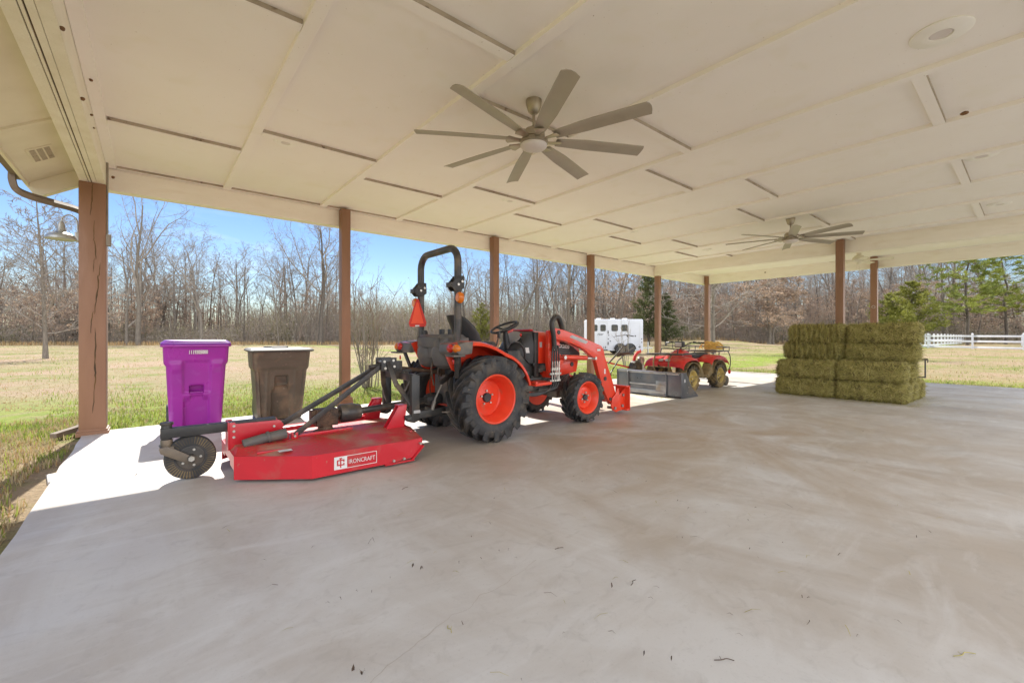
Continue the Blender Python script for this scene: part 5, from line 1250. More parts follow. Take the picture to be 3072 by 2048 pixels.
# loose hay, straw and bits on the floor
rr_ = random.Random(21); b = MB()
def straw(x, y, l_, cur):
    b.cur = cur; a = rr_.uniform(0, 2 * PI); c_ = rr_.uniform(-.5, .5); wv = rr_.uniform(.0008, .0018); z = .003 + rr_.random() * .004
    pts = [V((x + l_ * t * math.cos(a + c_ * t), y + l_ * t * math.sin(a + c_ * t), z + .006 * math.sin(t * PI))) for t in (0, .5, 1)]
    n_ = V((-math.sin(a), math.cos(a), 0)) * wv
    b.add([pts[0] - n_, pts[0] + n_, pts[1] + n_, pts[1] - n_, pts[2] + n_ * .4, pts[2] - n_ * .4], [(0, 1, 2, 3), (3, 2, 4, 5)])
for k in range(900):
    t = rr_.random(); straw(9.86 - abs(rr_.gauss(0, .13)), rr_.uniform(1.2, 3.6), rr_.uniform(.03, .12), rr_.choice((0, 1, 1)))
for k in range(260): straw(10.1 + rr_.uniform(-.3, 1.6), 1.33 - abs(rr_.gauss(0, .12)), rr_.uniform(.03, .1), rr_.choice((0, 1)))
for k in range(170): straw(rr_.uniform(.3, 9), rr_.uniform(.3, 4.0), rr_.uniform(.02, .08), rr_.choice((0, 0, 1, 2)))
for k in range(60): straw(rr_.uniform(.4, 3.2), rr_.uniform(.3, 2.6), rr_.uniform(.008, .03), 2)
for k in range(350): straw(7.5 - abs(rr_.gauss(0, .08)), rr_.uniform(4.3, 5.6), rr_.uniform(.02, .06), 0)
tag(b.build('floor_litter', [M['hayB'], M['hayC'], M['leafdry']], merge=False, smooth=0), kind='stuff')
def twig(x, y, l_, a, lab):
    b = MB(); a = R(a); p = [(x, y, .004), (x + l_ * .35 * math.cos(a), y + l_ * .35 * math.sin(a), .008), (x + l_ * .7 * math.cos(a + .3), y + l_ * .7 * math.sin(a + .3), .005), (x + l_ * math.cos(a + .1), y + l_ * math.sin(a + .1), .006)]
    b.tube(spline(p, 3), .0015, 6); b.tube([p[1], (p[1][0] + .012, p[1][1] + .012, .008)], .001, 5)
    tag(b.build('twig', M['hayB'] if 'straw' in lab else M['leafdry']), lab, 'twig', 'twigs fallen on the floor')
twig(1.70, 1.676, .05, -30, 'short brown twig on the floor right of the crack'); twig(1.726, 1.206, .055, 5, 'dark curved twig lying alone in the right foreground'); twig(1.47, 3.076, .06, 10, 'dark twig on the floor in front of the red mower'); twig(.908, 1.463, .045, 70, 'pale forked straw stalk beside the floor crack')
twig(1.557, .736, .07, -50, 'brown twig near the bottom edge, right of centre'); twig(2.246, .188, .09, -40, 'thin straw twig at the bottom right')
def leaf(x, y, s_, a, lab):
    s_ *= .55; b = MB(); n_ = 8; L_ = []
    for i in range(n_ + 1):
        t = i / n_; wv = s_ * .34 * math.sin(PI * t) ** .8 * (1 + .25 * math.sin(t * 19 + x * 50)); L_.append((t * s_, wv, .006 + .012 * math.sin(t * 3 + x * 9) ** 2))
    vs = [(p[0], p[1], p[2] + .004) for p in L_] + [(p[0], -p[1], p[2] + .007) for p in L_]; vs += [(p[0], p[1], p[2] + .0055) for p in vs]
    m_ = n_ + 1; b.add(vs, [(i, i + 1, m_ + i + 1, m_ + i) for i in range(n_)] + [(2 * m_ + i, 3 * m_ + i, 3 * m_ + i + 1, 2 * m_ + i + 1) for i in range(n_)])
    b.xform(Matrix.Translation((x, y, 0)) @ Matrix.Rotation(R(a), 4, 'Z')); tag(b.build('dry_leaf', M['leafdry'], smooth=60), lab, 'leaf', 'dry leaves on the floor')
leaf(1.005, 1.99, .024, 20, 'left of a pair of dark dry leaves in the middle of the floor'); leaf(1.025, 1.945, .03, -10, 'right of a pair of dark dry leaves in the middle of the floor'); leaf(.535, 1.50, .026, 60, 'curled brown leaf at the bottom edge beside the crack'); leaf(.55, 1.475, .032, -30, 'larger brown leaf at the bottom edge beside the crack')
leaf(1.635, 1.241, .018, 80, 'small dark curled leaf in the right foreground'); leaf(1.371, .904, .012, 0, 'tiny dark leaf fragment, bottom right'); leaf(1.425, .825, .012, 40, 'lower of two tiny leaf fragments, bottom right'); leaf(-.10, 4.77, .035, 20, 'dry leaf in the sun on the floor near the corner post')

# ------------------------------------------------------------------ horse trailer
cx, cy_ = fw(6.85, 29.3)
Tr = thing('horse_trailer', 'white horse trailer with four dark windows parked on the grass', 'trailer', (cx, cy_, -.05), -YAW)
TL, TW, TH = 4.0, 1.9, 2.36
b = MB(); b.bb(-1.68, TL / 2, 0, TW, .24, TH); bd = b.build('body', M['trailer'], Tr, bevel=.07, seg=3)
M['roofwhite'] = mat('trailer_roof', (.82, .83, .85), (.75, .76, .78), .4, scale=2)
b = MB(); b.bb(-1.63, TL / 2 - .05, .05, TW - .05, TH - .004, TH + .02); rf = b.build('roof', M['roofwhite'], Tr, bevel=.01)
for x in (-.85, .10, .95):
    b = MB(); b.bb(x - .14, x + .14, .6, .95, TH + .015, TH + .11); b.build('roof_vent', M['vinyl'], rf, bevel=.03)
for x, w_ in ((-1.27, .37), (-.71, .37), (.07, .43), (.74, .42)):
    b = MB(); hw, hh = w_ / 2, .22; zc = 1.79
    o_ = arc(x + hw - .09, zc + hh - .09, .09, 0, 90, 5) + arc(x - hw + .09, zc + hh - .09, .09, 90, 180, 5) + arc(x - hw + .09, zc - hh + .09, .09, 180, 270, 5) + arc(x + hw - .09, zc - hh + .09, .09, 270, 360, 5)
    b.prism(o_, 'xz', -.018, .01); wf = b.build('window_frame', M['blackp'], bd, smooth=0)
    b = MB(); b.prism([(x + (px_ - x) * .86, zc + (pz - zc) * .86) for px_, pz in o_], 'xz', -.024, -.016); b.build('pane', M['window'], wf, smooth=0)
b = MB()
for a_, b_, c_, d_ in ((-1.0, -.985, .36, 2.2), (-.45, -.435, .36, 2.2), (-1.0, -.435, 2.19, 2.205), (1.12, 1.128, .4, 2.1), (1.75, 1.758, .4, 2.1), (1.12, 1.758, 2.1, 2.108)): b.bb(a_, b_, -.004, .004, c_, d_)
b.build('door_seam', M['decalgrey'], bd)
b = MB()
for z in (.75, 1.5): b.bb(-.40, -.34, -.02, 0, z - .1, z + .1)
for z, x in ((1.05, -.36), (1.3, -.33), (.9, -.22)): b.bb(x - .03, x + .03, -.02, 0, z - .03, z + .03)
for z in (1.05, .82): b.bb(1.86, 1.92, -.015, 0, z - .03, z + .03)
b.build('hinge', M['blackp'], bd)
b = MB()
sw_ = [(-.04, 1.17, .008), (.2, 1.24, .018), (.5, 1.28, .022), (.8, 1.31, .02), (1.0, 1.30, .025), (1.2, 1.25, .035), (1.36, 1.23, .03)]
vs = [(x, -.006, z + w2) for x, z, w2 in sw_] + [(x, -.006, z - w2) for x, z, w2 in sw_]; n_ = len(sw_); b.add(vs, [(i, n_ + i, n_ + i + 1, i + 1) for i in range(n_ - 1)])
b.add([(.85, -.006, 1.30), (1.0, -.006, 1.29), (.94, -.006, 1.14)], [(0, 2, 1)]); b.bb(1.42, 1.50, -.008, -.002, 1.20, 1.29); b.build('swoosh_decal', M['blackp'], bd, merge=False, smooth=0)
text('riter', .22, M['blackp'], bd, (-1.10, -.004, 1.29), (1, 0, .04), (.2, 0, 1), bold=.002); text('13', .22, M['blackp'], bd, (-.72, -.004, .40), (1, 0, 0), (0, 0, 1), bold=.006); text('45', .15, M['blackp'], bd, (1.68, -.004, .46), (1, 0, 0), (0, 0, 1), bold=.006)
b = MB(); b.bb(-TL / 2 - .1, TL / 2, .1, TW - .1, .24, .31); b.bb(-1.9, -.4, -.02, .05, .28, .34); b.build('chassis', M['black'], Tr)
b = MB(); o_ = arc(.42, .36, .40, 0, 180, 16); o2 = arc(1.08, .36, .40, 0, 180, 16)
for oo in (o_, o2): b.prism(oo + [(p[0] * 1, p[1]) for p in [(oo[0][0] - .06 + (x - oo[0][0]) * .88 if False else (oo[0][0] + oo[-1][0]) / 2 + (x - (oo[0][0] + oo[-1][0]) / 2) * .9, .36 + (z - .36) * .9) for x, z in oo[::-1]]], 'xz', -.16, .02)
b.build('mudguard', M['blackp'], Tr, smooth=0)
for x in (.42, 1.08):
    for y in (-.06, TW - .14):
        b = MB(); b.lathe([(.19, -.1), (.30, -.1), (.33, -.06), (.33, .06), (.30, .1), (.19, .1)], (0, 0, 0), 'y', 32); w_ = b.build('wheel', M['tyre'], Tr); w_.location = (x, y, .33)
        q = MB(); q.lathe([(.195, -.09), (.17, -.07), (.06, -.085), (0, -.09)], (0, 0, 0), 'y', 24); q.lathe([(.195, .09), (.17, .07), (0, .085)], (0, 0, 0), 'y', 24); q.build('rim', M['galv'], w_)
b = MB(); b.bar((TL / 2, .5, .42), (TL / 2 + .9, .95, .42), .07, .1); b.bar((TL / 2, 1.4, .42), (TL / 2 + .9, .95, .42), .07, .1); b.cyl((TL / 2 + .55, .75, .08), (TL / 2 + .55, .75, .85), .05, n=14); b.bb(TL / 2 + .4, TL / 2 + .7, .6, .9, .03, .07); b.build('drawbar', M['galv'], Tr)

# ------------------------------------------------------------------ white fences
def fence(pts, label, h=1.42, wd=.14, rails=(.16, .72, 1.22), rail_h=.18, group='white paddock fences'):
    f_ = thing('rail_fence', label, 'fence', (pts[0][0], pts[0][1], zg(*pts[0])), 0, group); o = V(f_.location)
    for i, (x, y) in enumerate(pts):
        z = zg(x, y); b = MB(); e = wd / 2
        b.bb(x - e, x + e, y - e, y + e, z - .1, z + h); b.loft([[(x + sx_ * k_, y + sy_ * k_, z + zz) for sx_, sy_ in ((-1, -1), (1, -1), (1, 1), (-1, 1))] for zz, k_ in ((h, e + .02), (h + .03, e + .02), (h + .09, e * .3))])
        b.v = [tuple(V(p) - o) for p in b.v]; b.build('post', M['vinyl'], f_, bevel=.008)
        if i + 1 < len(pts):
            x2, y2 = pts[i + 1]; z2 = zg(x2, y2)
            for r_ in rails:
                b = MB(); b.bar(V((x, y, z + r_)) - o, V((x2, y2, z2 + r_)) - o, .045, rail_h); b.build('rail', M['vinyl'], f_, bevel=.006)
    return f_
A0, B0 = V((62.6, 10.2)), V((56.6, -9.0)); n_ = 6
fence([tuple(A0 + (B0 - A0) * i / 6) for i in range(7)], 'near white rail fence along the grass, its rails broad and bright')
p0 = V((61.0, 2.2)); 
A1 = V((61.6, 8.0)); B1 = V((108.0, 7.6))
fence([tuple(A1 + (B1 - A1) * i / 15) for i in range(16)], 'white rail fence running away behind the near fence toward the wood', 1.42)
A2 = V((84.0, 1.0)); B2 = V((77.0, -17)); fence([tuple(A2 + (B2 - A2) * i / 4) for i in range(5)], 'far white rail fence, low behind the near one at the right edge', 1.35)
# hunting blind at the wood edge
bx, by = fw(-62 * 1011 / 998.3 * .995, 62); bz = zg(bx, by)
Hb = thing('hunting_blind', 'dark box hunting blind on legs among the trees at the left', 'blind', (bx, by, bz), -YAW)
b = MB(); b.bb(-.8, .8, -.6, .6, 1.6, 3.4); hb = b.build('cabin', M['barkd'], Hb); b = MB(); b.bb(-.95, .95, -.75, .75, 3.4, 3.5); b.build('roof', M['barkd'], Hb)
for x in (-.7, .7):
    for y in (-.5, .5):
        b = MB(); b.bar((x, y, -.1), (x, y, 1.6), .12, .12, (0, 1, 0)); b.build('leg', M['barkd'], Hb)
b = MB(); b.bb(-.35, .35, -.62, -.595, 2.5, 3.0); b.build('window', M['grime'], hb)
# ------------------------------------------------------------------ trees
def grow(mbs, p, d, L_, r, lev, o, rr_, leaves=None):
    n = o['seg'][lev]; pts = [p.copy()]; rs = [r]; tip = o.get('tip', .25) if lev < o['max'] else .3
    wob = o['wob'][lev]; up = o['up'][lev]
    for i in range(n):
        d = (d + V((rr_.gauss(0, wob), rr_.gauss(0, wob), rr_.gauss(0, wob) + up))).normalized()
        p = p + d * (L_ / n); pts.append(p.copy()); rs.append(r * (1 - (1 - tip) * (i + 1) / n))
    if lev == 0: rs[0] = r * 1.25
    mbs[0 if lev == 0 else 1].tube(pts, rs, o['sides'][lev], caps=False)
    if leaves is not None and lev >= o['max'] - 1:
        for k in range(o['leaf_n']):
            leaves.append(pts[rr_.randrange(1, len(pts))] + V((rr_.gauss(0, .12), rr_.gauss(0, .12), rr_.gauss(0, .08))))
    if lev >= o['max']: return
    k = o['kids'][lev]
    for j in range(k):
        t = o['start'][lev] + (1 - o['start'][lev]) * (j + rr_.random()) / k
        f = t * n; i = min(int(f), n - 1); q = pts[i].lerp(pts[i + 1], f - i); dd = (pts[i + 1] - pts[i]).normalized()
        ax = dd.orthogonal(); ax.rotate(Quaternion(dd, rr_.uniform(0, 2 * PI) if lev else j * 2.4 + rr_.uniform(-.5, .5)))
        ang = R(o['ang'][lev] + rr_.gauss(0, 10)); nd = dd.copy(); nd.rotate(Quaternion(ax, ang))
        ll = L_ * o['ratio'][lev] * (1 - o['fall'][lev] * t) * rr_.uniform(.7, 1.25)
        rad = min(rs[i] * .62, r * o['rr'][lev] * (1.15 - .5 * t))
        grow(mbs, q, nd, ll, max(rad, o['rmin']), lev + 1, o, rr_, leaves)
def leaf_cloud(mb, pts, size, rr_, droop=0):
    for p in pts:
        a = V((rr_.gauss(0, 1), rr_.gauss(0, 1), rr_.gauss(0, .7) - droop)).normalized(); b_ = a.orthogonal(); b_.rotate(Quaternion(a, rr_.uniform(0, 6.3)))
        s = size * rr_.uniform(.6, 1.3); mb.add([p - b_ * s * .3, p + a * s * .5, p + b_ * s * .3, p - a * s * .5], [(0, 1, 2, 3)])
OAK = dict(max=4, seg=[9, 6, 5, 4, 2], wob=[.07, .16, .2, .22, .2], up=[.02, .07, .06, .05, .03], sides=[7, 5, 4, 3, 3], kids=[8, 5, 5, 5], start=[.32, .25, .2, .2], ang=[42, 42, 44, 42], ratio=[.62, .55, .5, .5], fall=[.5, .3, .3, .2], rr=[.5, .5, .5, .5], rmin=.014, tip=.2, leaf_n=3)
SLIM = dict(OAK, kids=[13, 4, 4, 3], start=[.42, .25, .2, .2], ang=[38, 38, 42, 42], ratio=[.30, .5, .5, .5], rr=[.32, .5, .5, .5], wob=[.03, .12, .18, .2, .2], fall=[.55, .3, .3, .2], up=[.01, .1, .07, .05, .03])
FORK = dict(OAK, kids=[5, 6, 5, 4], start=[.12, .3, .2, .2], ang=[24, 40, 44, 42], ratio=[.85, .45, .5, .5], fall=[.25, .3, .3, .2], rr=[.75, .45, .5, .5], up=[.03, .04, .06, .05, .03])
BEECH = dict(OAK, kids=[16, 6, 5, 3], start=[.14, .15, .15, .2], ang=[68, 45, 45, 42], ratio=[.46, .5, .5, .5], up=[.01, .01, -.01, 0, 0], fall=[.6, .3, .3, .2], rr=[.33, .5, .5, .5], leaf_n=4)
SMALL = dict(OAK, wob=[.012, .12, .16, .2, .2], kids=[30, 6, 4, 3], start=[.16, .15, .15, .2], ang=[62, 42, 42, 40], ratio=[.36, .5, .5, .5], up=[.01, .04, .03, .02, 0], fall=[.6, .3, .3, .2], rr=[.26, .5, .5, .5], leaf_n=1)
def tree_mesh(seed, o, H, r, lean=0):
    rr_ = random.Random(seed); mbs = (MB(), MB()); lv = []
    grow(mbs, V((0, 0, -.15)), V((lean, 0, 1)).normalized(), H, r, 0, o, rr_, lv)
    return mbs, lv, rr_
PROTO = {}
def proto(key, seed, o, H, r, bark='bark', twig='twig', leafm=None, frac=1., lsize=.16, lean=0, low=None):
    (t, c), lv, rr_ = tree_mesh(seed, o, H, r, lean)
    tr = t.build('trunk', M[bark], None, merge=False, smooth=60)
    if leafm:
        lv = [p for p in lv if rr_.random() < frac and (low is None or p.z < low * H)]
        c.cur = 1; leaf_cloud(c, lv, lsize, rr_)
    cr = c.build('crown', [M[twig], M[leafm]] if leafm else [M[twig]], None, merge=False, smooth=60)
    PROTO[key] = (tr.data, cr.data, H)
    bpy.data.objects.remove(tr); bpy.data.objects.remove(cr)
def plant(key, x, y, H, rz, label, group=None, name='bare_tree', cat='tree', z=None, tilt=0, sx=1):
    tm, cm, h0 = PROTO[key]; t = thing(name, label, cat, (x, y, zg(x, y) if z is None else z), rz, group)
    s = H / h0; t.scale = (s * sx, s * sx, s); t.rotation_euler = (tilt, 0, rz)
    for nm, me in (('trunk', tm), ('crown', cm)):
        o = bpy.data.objects.new(nm, me); COL.objects.link(o); o.parent = t
    return t
proto('oak1', 1, OAK, 16, .24); proto('oak2', 2, OAK, 16, .27, 'barkd'); proto('oak3', 33, OAK, 16, .23)
proto('slim1', 4, SLIM, 17, .15, 'barkd'); proto('slim2', 5, SLIM, 17, .17); proto('slim3', 6, SLIM, 17, .13, 'bark', 'twigr')
proto('fork1', 7, FORK, 16, .26); proto('fork2', 8, FORK, 16, .24, 'bark')
proto('beech1', 9, BEECH, 13, .19, 'bark', 'twig', 'deadleaf2', .75, .2, low=.9); proto('beech2', 10, BEECH, 13, .18, 'bark', 'twigr', 'deadleaf', .34, .2, low=.8); proto('beech3', 12, BEECH, 12, .18, 'barkd', 'twig', 'deadleaf2', .3, .22)
proto('yard2', 14, SMALL, 9.5, .13, 'bark', 'twig')
proto('yard', 13, SMALL, 9, .12, 'bark', 'twig', 'deadleaf', .22, .11, low=.45)
rt = random.Random(99)
def d2u(x): return (x - 1176) / 998.3            # picture column (2352 wide) to lateral slope
def edge_z(u): return 62 + max(min((u + 73) / 130, 1.3), -.3) * 10
WOODLAB = 'bare grey tree in the wood beyond the pasture'
G_ = 'bare trees of the wood'
def htop(px):
    tab = [(-200, 17), (0, 17), (180, 17.5), (260, 18), (330, 19), (440, 15.5), (540, 13), (600, 9.5), (640, 12), (700, 14), (760, 15), (830, 9), (900, 8.5), (960, 9.5), (1060, 12), (1150, 15), (1300, 16), (1500, 17), (2600, 17)]
    for (a, h), (b_, h2) in zip(tab, tab[1:]):
        if a <= px <= b_: return h + (h2 - h) * (px - a) / (b_ - a)
    return 16
for row in range(4):
    u = -100
    while u < 88:
        u += rt.uniform(1.5, 3.5) if row else rt.uniform(2.2, 4.6)
        z = edge_z(u) + row * 6.5 + rt.uniform(-1.5, 2.5); px = 1176 + 998.3 * u / z
        H = htop(px) * z / 65 * (rt.uniform(.58, 1.0) if rt.random() < .8 else rt.uniform(.4, .6))
        tan = rt.random()
        wt = .62 if px > 1380 else .26 if px < 560 else .05
        if 800 < px < 1010 and rt.random() < .5: continue
        x, y = fw(u, z)
        if tan < wt and row < 3:
            k = rt.choice(('beech1', 'beech2', 'beech2', 'beech3')); H = min(H, 13) * .85
            plant(k, x, y, H, rt.uniform(0, 6.3), 'tree in the wood with tan dead leaves still on its low branches', 'leaf-holding trees of the wood', 'leafy_winter_tree')
        else:
            k = rt.choice(('oak1', 'oak2', 'oak3', 'slim1', 'slim2', 'slim3', 'slim1', 'slim2', 'fork1', 'fork2'))
            if 900 < px < 1010: k = rt.choice(('slim1', 'slim3'))
            plant(k, x, y, H, rt.uniform(0, 6.3), WOODLAB, G_, sx=rt.uniform(.85, 1.2))
def at_px(px, z): return fw(d2u(px) * z, z)
def solo(key, px, z, H, rz, label, name='bare_tree', **k):
    x, y = at_px(px, z); return plant(key, x, y, H, rz, label, None, name, **k)
solo('yard', 105, 23.5, 8.6, .6, 'young lone tree standing in the pasture left of the cracked corner post', 'young_tree')
solo('fork1', 318, 60, 19.5, 2.2, 'tall split-trunk tree at the wood edge, just right of the corner post')
solo('fork2', 292, 60.5, 14, 1.0, 'leaning grey trunk at the foot of the tall split tree', tilt=.12)
solo('oak3', 462, 60.5, 14.2, 4.0, 'dark spreading tree at the wood edge above the gap between the two bins', sx=1.2)
solo('oak2', 735, 62, 16.8, 1.2, 'big wide tree rising behind the second post', sx=1.25)
solo('slim1', 562, 64, 13, 1.2, 'thin straight bare tree above the gap between the two bins')
solo('slim2', 640, 62, 11.5, 0, 'thin pole-like tree above the brown bin')
solo('yard2', 1638, 30, 10, .4, 'grey tree standing in the pasture just behind the far corner post', 'yard_tree', sx=1.2)
solo('beech1', 1766, 63, 13.5, 2, 'twin trunk tree with pinkish dead leaves left of the hay stack', 'leafy_winter_tree', sx=1.25)
solo('beech1', 1775, 64, 12.5, 4, 'second stem of the pinkish leaved tree left of the hay stack', 'leafy_winter_tree', sx=1.1)
solo('beech2', 1420, 60, 13, 2.5, 'tan leaved tree above the white horse trailer', 'leafy_winter_tree', sx=1.2)
solo('slim2', 1226, 66, 17, 1, 'tall dark straight trunk right of the third post', sx=1.3)
solo('fork2', 1300, 66, 17, 3, 'bare tree with a strong curved limb left of the fourth post', sx=1.3)
# evergreens
def needle_tree(key, seed, H, r, cone, n_br, leafm, kind):
    rr_ = random.Random(seed); t, c = MB(), MB()
    pts = [V((rr_.gauss(0, .05) * i, rr_.gauss(0, .05) * i, H * i / 8 - .1)) for i in range(9)]
    t.tube(pts, [r * (1 - .8 * i / 8) for i in range(9)], 7, caps=False)
    for k in range(n_br):
        f = cone[0] + (1 - cone[0]) * (k + rr_.random()) / n_br; z = f * H; a = k * 2.4 + rr_.uniform(-.6, .6)
        L_ = cone[1] * H * (1 - f) ** cone[2] * rr_.uniform(.6, 1.15) + .15; c.cur = 0
        e = V((math.cos(a), math.sin(a), 0)); sl = .15 if kind == 'pine' else .45
        q = [V((0, 0, z)) + e * L_ * s + V((0, 0, (sl * s + (.22 * s * s if kind == 'pine' else .1 * s)) * L_)) for s in (0, .33, .66, 1)]
        q = [p + V((rr_.gauss(0, .05), rr_.gauss(0, .05), rr_.gauss(0, .05))) * L_ * .5 for p in q]; q[0] = V((0, 0, z))
        c.tube(q, [r * .32 * (1 - f * .6) * (1 - .25 * i) for i in range(4)], 4, caps=False); c.cur = 1
        if kind == 'pine':
            for m_ in range(int(5 + 8 * (1 - f))):
                s = rr_.uniform(.42, 1.05); i = min(int(s * 3), 2); p = q[i].lerp(q[i + 1], s * 3 - i) + V((rr_.gauss(0, .2), rr_.gauss(0, .2), rr_.gauss(.06, .1))) * (L_ * .55)
                for n_ in range(30):
                    d_ = V((rr_.gauss(0, 1), rr_.gauss(0, 1), rr_.gauss(.35, .8))).normalized(); b_ = d_.orthogonal().normalized() * .034
                    l_ = rr_.uniform(.22, .42); p2 = p + V((rr_.gauss(0, .1), rr_.gauss(0, .1), rr_.gauss(0, .06))); c.add([p2 - b_, p2 + b_, p2 + d_ * l_], [(0, 1, 2)])
        else:
            for m_ in range(int(60 + 160 * L_ / H * 4)):
                s = rr_.random() ** .7; i = min(int(s * 3), 2); p = q[i].lerp(q[i + 1], s * 3 - i) + V((rr_.gauss(0, .16), rr_.gauss(0, .16), rr_.gauss(0, .13))) * (.35 + L_ * .45)
                d_ = (e * .5 + V((rr_.gauss(0, .6), rr_.gauss(0, .6), rr_.gauss(.5, .6)))).normalized(); b_ = d_.orthogonal(); b_.rotate(Quaternion(d_, rr_.uniform(0, 6))); b_ = b_.normalized() * rr_.uniform(.03, .07)
                l_ = rr_.uniform(.12, .32); c.add([p - b_, p + b_, p + d_ * l_], [(0, 1, 2)])
    tr = t.build('trunk', M['barkd'], None, merge=False, smooth=60); cr = c.build('crown', [M['barkd'], M[leafm]], None, merge=False, smooth=60)
    PROTO[key] = (tr.data, cr.data, H); bpy.data.objects.remove(tr); bpy.data.objects.remove(cr)
needle_tree('pine', 3, 15, .17, (.20, .30, .45), 60, 'pine', 'pine'); needle_tree('cedar', 4, 9, .16, (.06, .26, .75), 60, 'cedar', 'cedar'); needle_tree('cedary', 5, 7, .12, (.10, .38, .7), 34, 'cedary', 'cedar')
solo('pine', 2222, 58, 15.5, .5, 'yellow green pine rising behind the white fence at the right', 'pine_tree', sx=1.25)
solo('pine', 2310, 66, 17.5, 2.5, 'darker pine at the right edge behind the yellow green pine', 'pine_tree', sx=1.1)
solo('cedary', 2090, 52, 7.6, 1, 'bushy yellow green cedar right of the hay stack, below the pine', 'cedar_tree', sx=1.3)
solo('cedary', 2040, 55, 6.5, 2, 'yellow green cedar half hidden behind the far right post', 'cedar_tree', sx=1.2)
solo('cedar', 1490, 54, 11, 1, 'tall dark cedar behind the fifth post, right of the horse trailer', 'cedar_tree', sx=.8)
solo('cedar', 1530, 52, 6.2, 3, 'lower dark cedar right of the fifth post', 'cedar_tree', sx=1.3)
solo('cedary', 1106, 66, 6.2, 3, 'small yellow green cedar showing behind the roll bar, left of the third post', 'cedar_tree', sx=.95)

# brush under and in front of the wood: nobody could count it
rb_ = random.Random(17); b = MB()
def bh(px):
    tab = [(-400, 3.0), (200, 3.0), (540, 2.5), (580, 5.5), (780, 6.5), (860, 7.5), (1000, 7.2), (1120, 6.8), (1260, 5.0), (1400, 4.0), (2800, 3.6)]
    for (a, h), (b2, h2) in zip(tab, tab[1:]):
        if a <= px <= b2: return h + (h2 - h) * (px - a) / (b2 - a)
    return 3
for k in range(54000):
    u = rb_.uniform(-135, 105); z = edge_z(u) - .8 + rb_.random() ** 1.5 * 26; x, y = fw(u, z); px = 1176 + 998.3 * u / z; hm = bh(px)
    clump = noise.noise(V((u * .22, z * .22, 4))); h = hm * (.45 + .8 * rb_.random() ** 1.5 + .4 * clump)
    if z < edge_z(u) + .8: h *= .6
    g0 = zg(x, y); w_ = rb_.uniform(.012, .034); lx, ly = rb_.gauss(0, .42) * h, rb_.gauss(0, .3) * h
    b.cur = rb_.choice((0, 0, 1, 2)) if clump < .1 else rb_.choice((0, 2, 2, 3))
    p0, p1_, p2_ = V((x, y, g0)), V((x + lx * .35, y + ly * .35, g0 + h * .55)), V((x + lx, y + ly, g0 + h)); s_ = V((CS, -SN, 0)) * w_
    b.add([p0 - s_, p0 + s_, p1_ + s_ * .8, p1_ - s_ * .8, p2_], [(0, 1, 2, 3), (3, 2, 4)])
    for m_ in range(4):
        t = rb_.uniform(.3, 1); q = p0.lerp(p2_, t) + V((rb_.gauss(0, .35), rb_.gauss(0, .35), rb_.gauss(0, .25)))
        if q.z < g0 + .1: continue
        if m_ < 2 or clump < 0:
            a = V((rb_.gauss(0, 1), rb_.gauss(0, 1), rb_.gauss(.3, .8))).normalized(); c_ = a.orthogonal().normalized() * .018; l_ = rb_.uniform(.3, 1.1); b.add([q - c_, q + c_, q + a * l_], [(0, 1, 2)])
        else:
            a = V((rb_.gauss(0, 1), rb_.gauss(0, 1), rb_.gauss(0, 1))).normalized(); c_ = a.orthogonal().normalized() * rb_.uniform(.05, .1); b.add([q - c_, q + a * .16, q + c_, q - a * .1], [(0, 1, 2, 3)])
for k in range(6000):                          # the far depth of the wood
    u = rb_.uniform(-165, 130); z = edge_z(u) + 14 + rb_.random() * 50; x, y = fw(u, z); px = 1176 + 998.3 * u / z
    H = htop(px) * z / 65 * rb_.uniform(.35, .62); g0 = zg(x, y); w_ = rb_.uniform(.03, .12); b.cur = rb_.choice((0, 0, 1, 2))
    p0 = V((x, y, g0)); p2_ = V((x + rb_.gauss(0, .06) * H, y, g0 + H)); s_ = V((CS, -SN, 0))
    b.add([p0 - s_ * w_, p0 + s_ * w_, p2_], [(0, 1, 2)])
    for m_ in range(13):
        t = rb_.uniform(.25, 1); q = p0.lerp(p2_, t); a = s_ * rb_.gauss(0, .9) + V((0, 0, rb_.uniform(.1, .9))); e = q + a * H * rb_.uniform(.06, .16); n_ = V((0, 0, 1)).cross(a).normalized() * .02 + V((0, 0, .022))
        b.add([q - n_, q + n_, e], [(0, 1, 2)])
tag(b.build('underbrush', [M['twig'], M['twigr'], M['brush'], M['brushg']], merge=False, smooth=0), kind='stuff')
# fallen leaves carpet at the wood edge and beyond
b = MB(); rows = []
for i in range(60):
    u = -150 + 4.8 * i; zz = edge_z(u)
    for z in (zz - .5, zz + 8, zz + 20, zz + 60): 
        x, y = fw(u * (1 if z < zz + 10 else 1.25), z); rows.append((x, y, zg(x, y) + .05))
b.add(rows, [(i * 4 + j, (i + 1) * 4 + j, (i + 1) * 4 + j + 1, i * 4 + j + 1) for i in range(59) for j in range(3)])
M['litter'] = mat('leaf_litter', (.19, .13, .085), (.26, .18, .12), .95, scale=1.5, dirt=[((.10, .075, .05), 3, .5, .7)])
tag(b.build('forest_floor', M['litter'], merge=False, smooth=60), kind='structure')

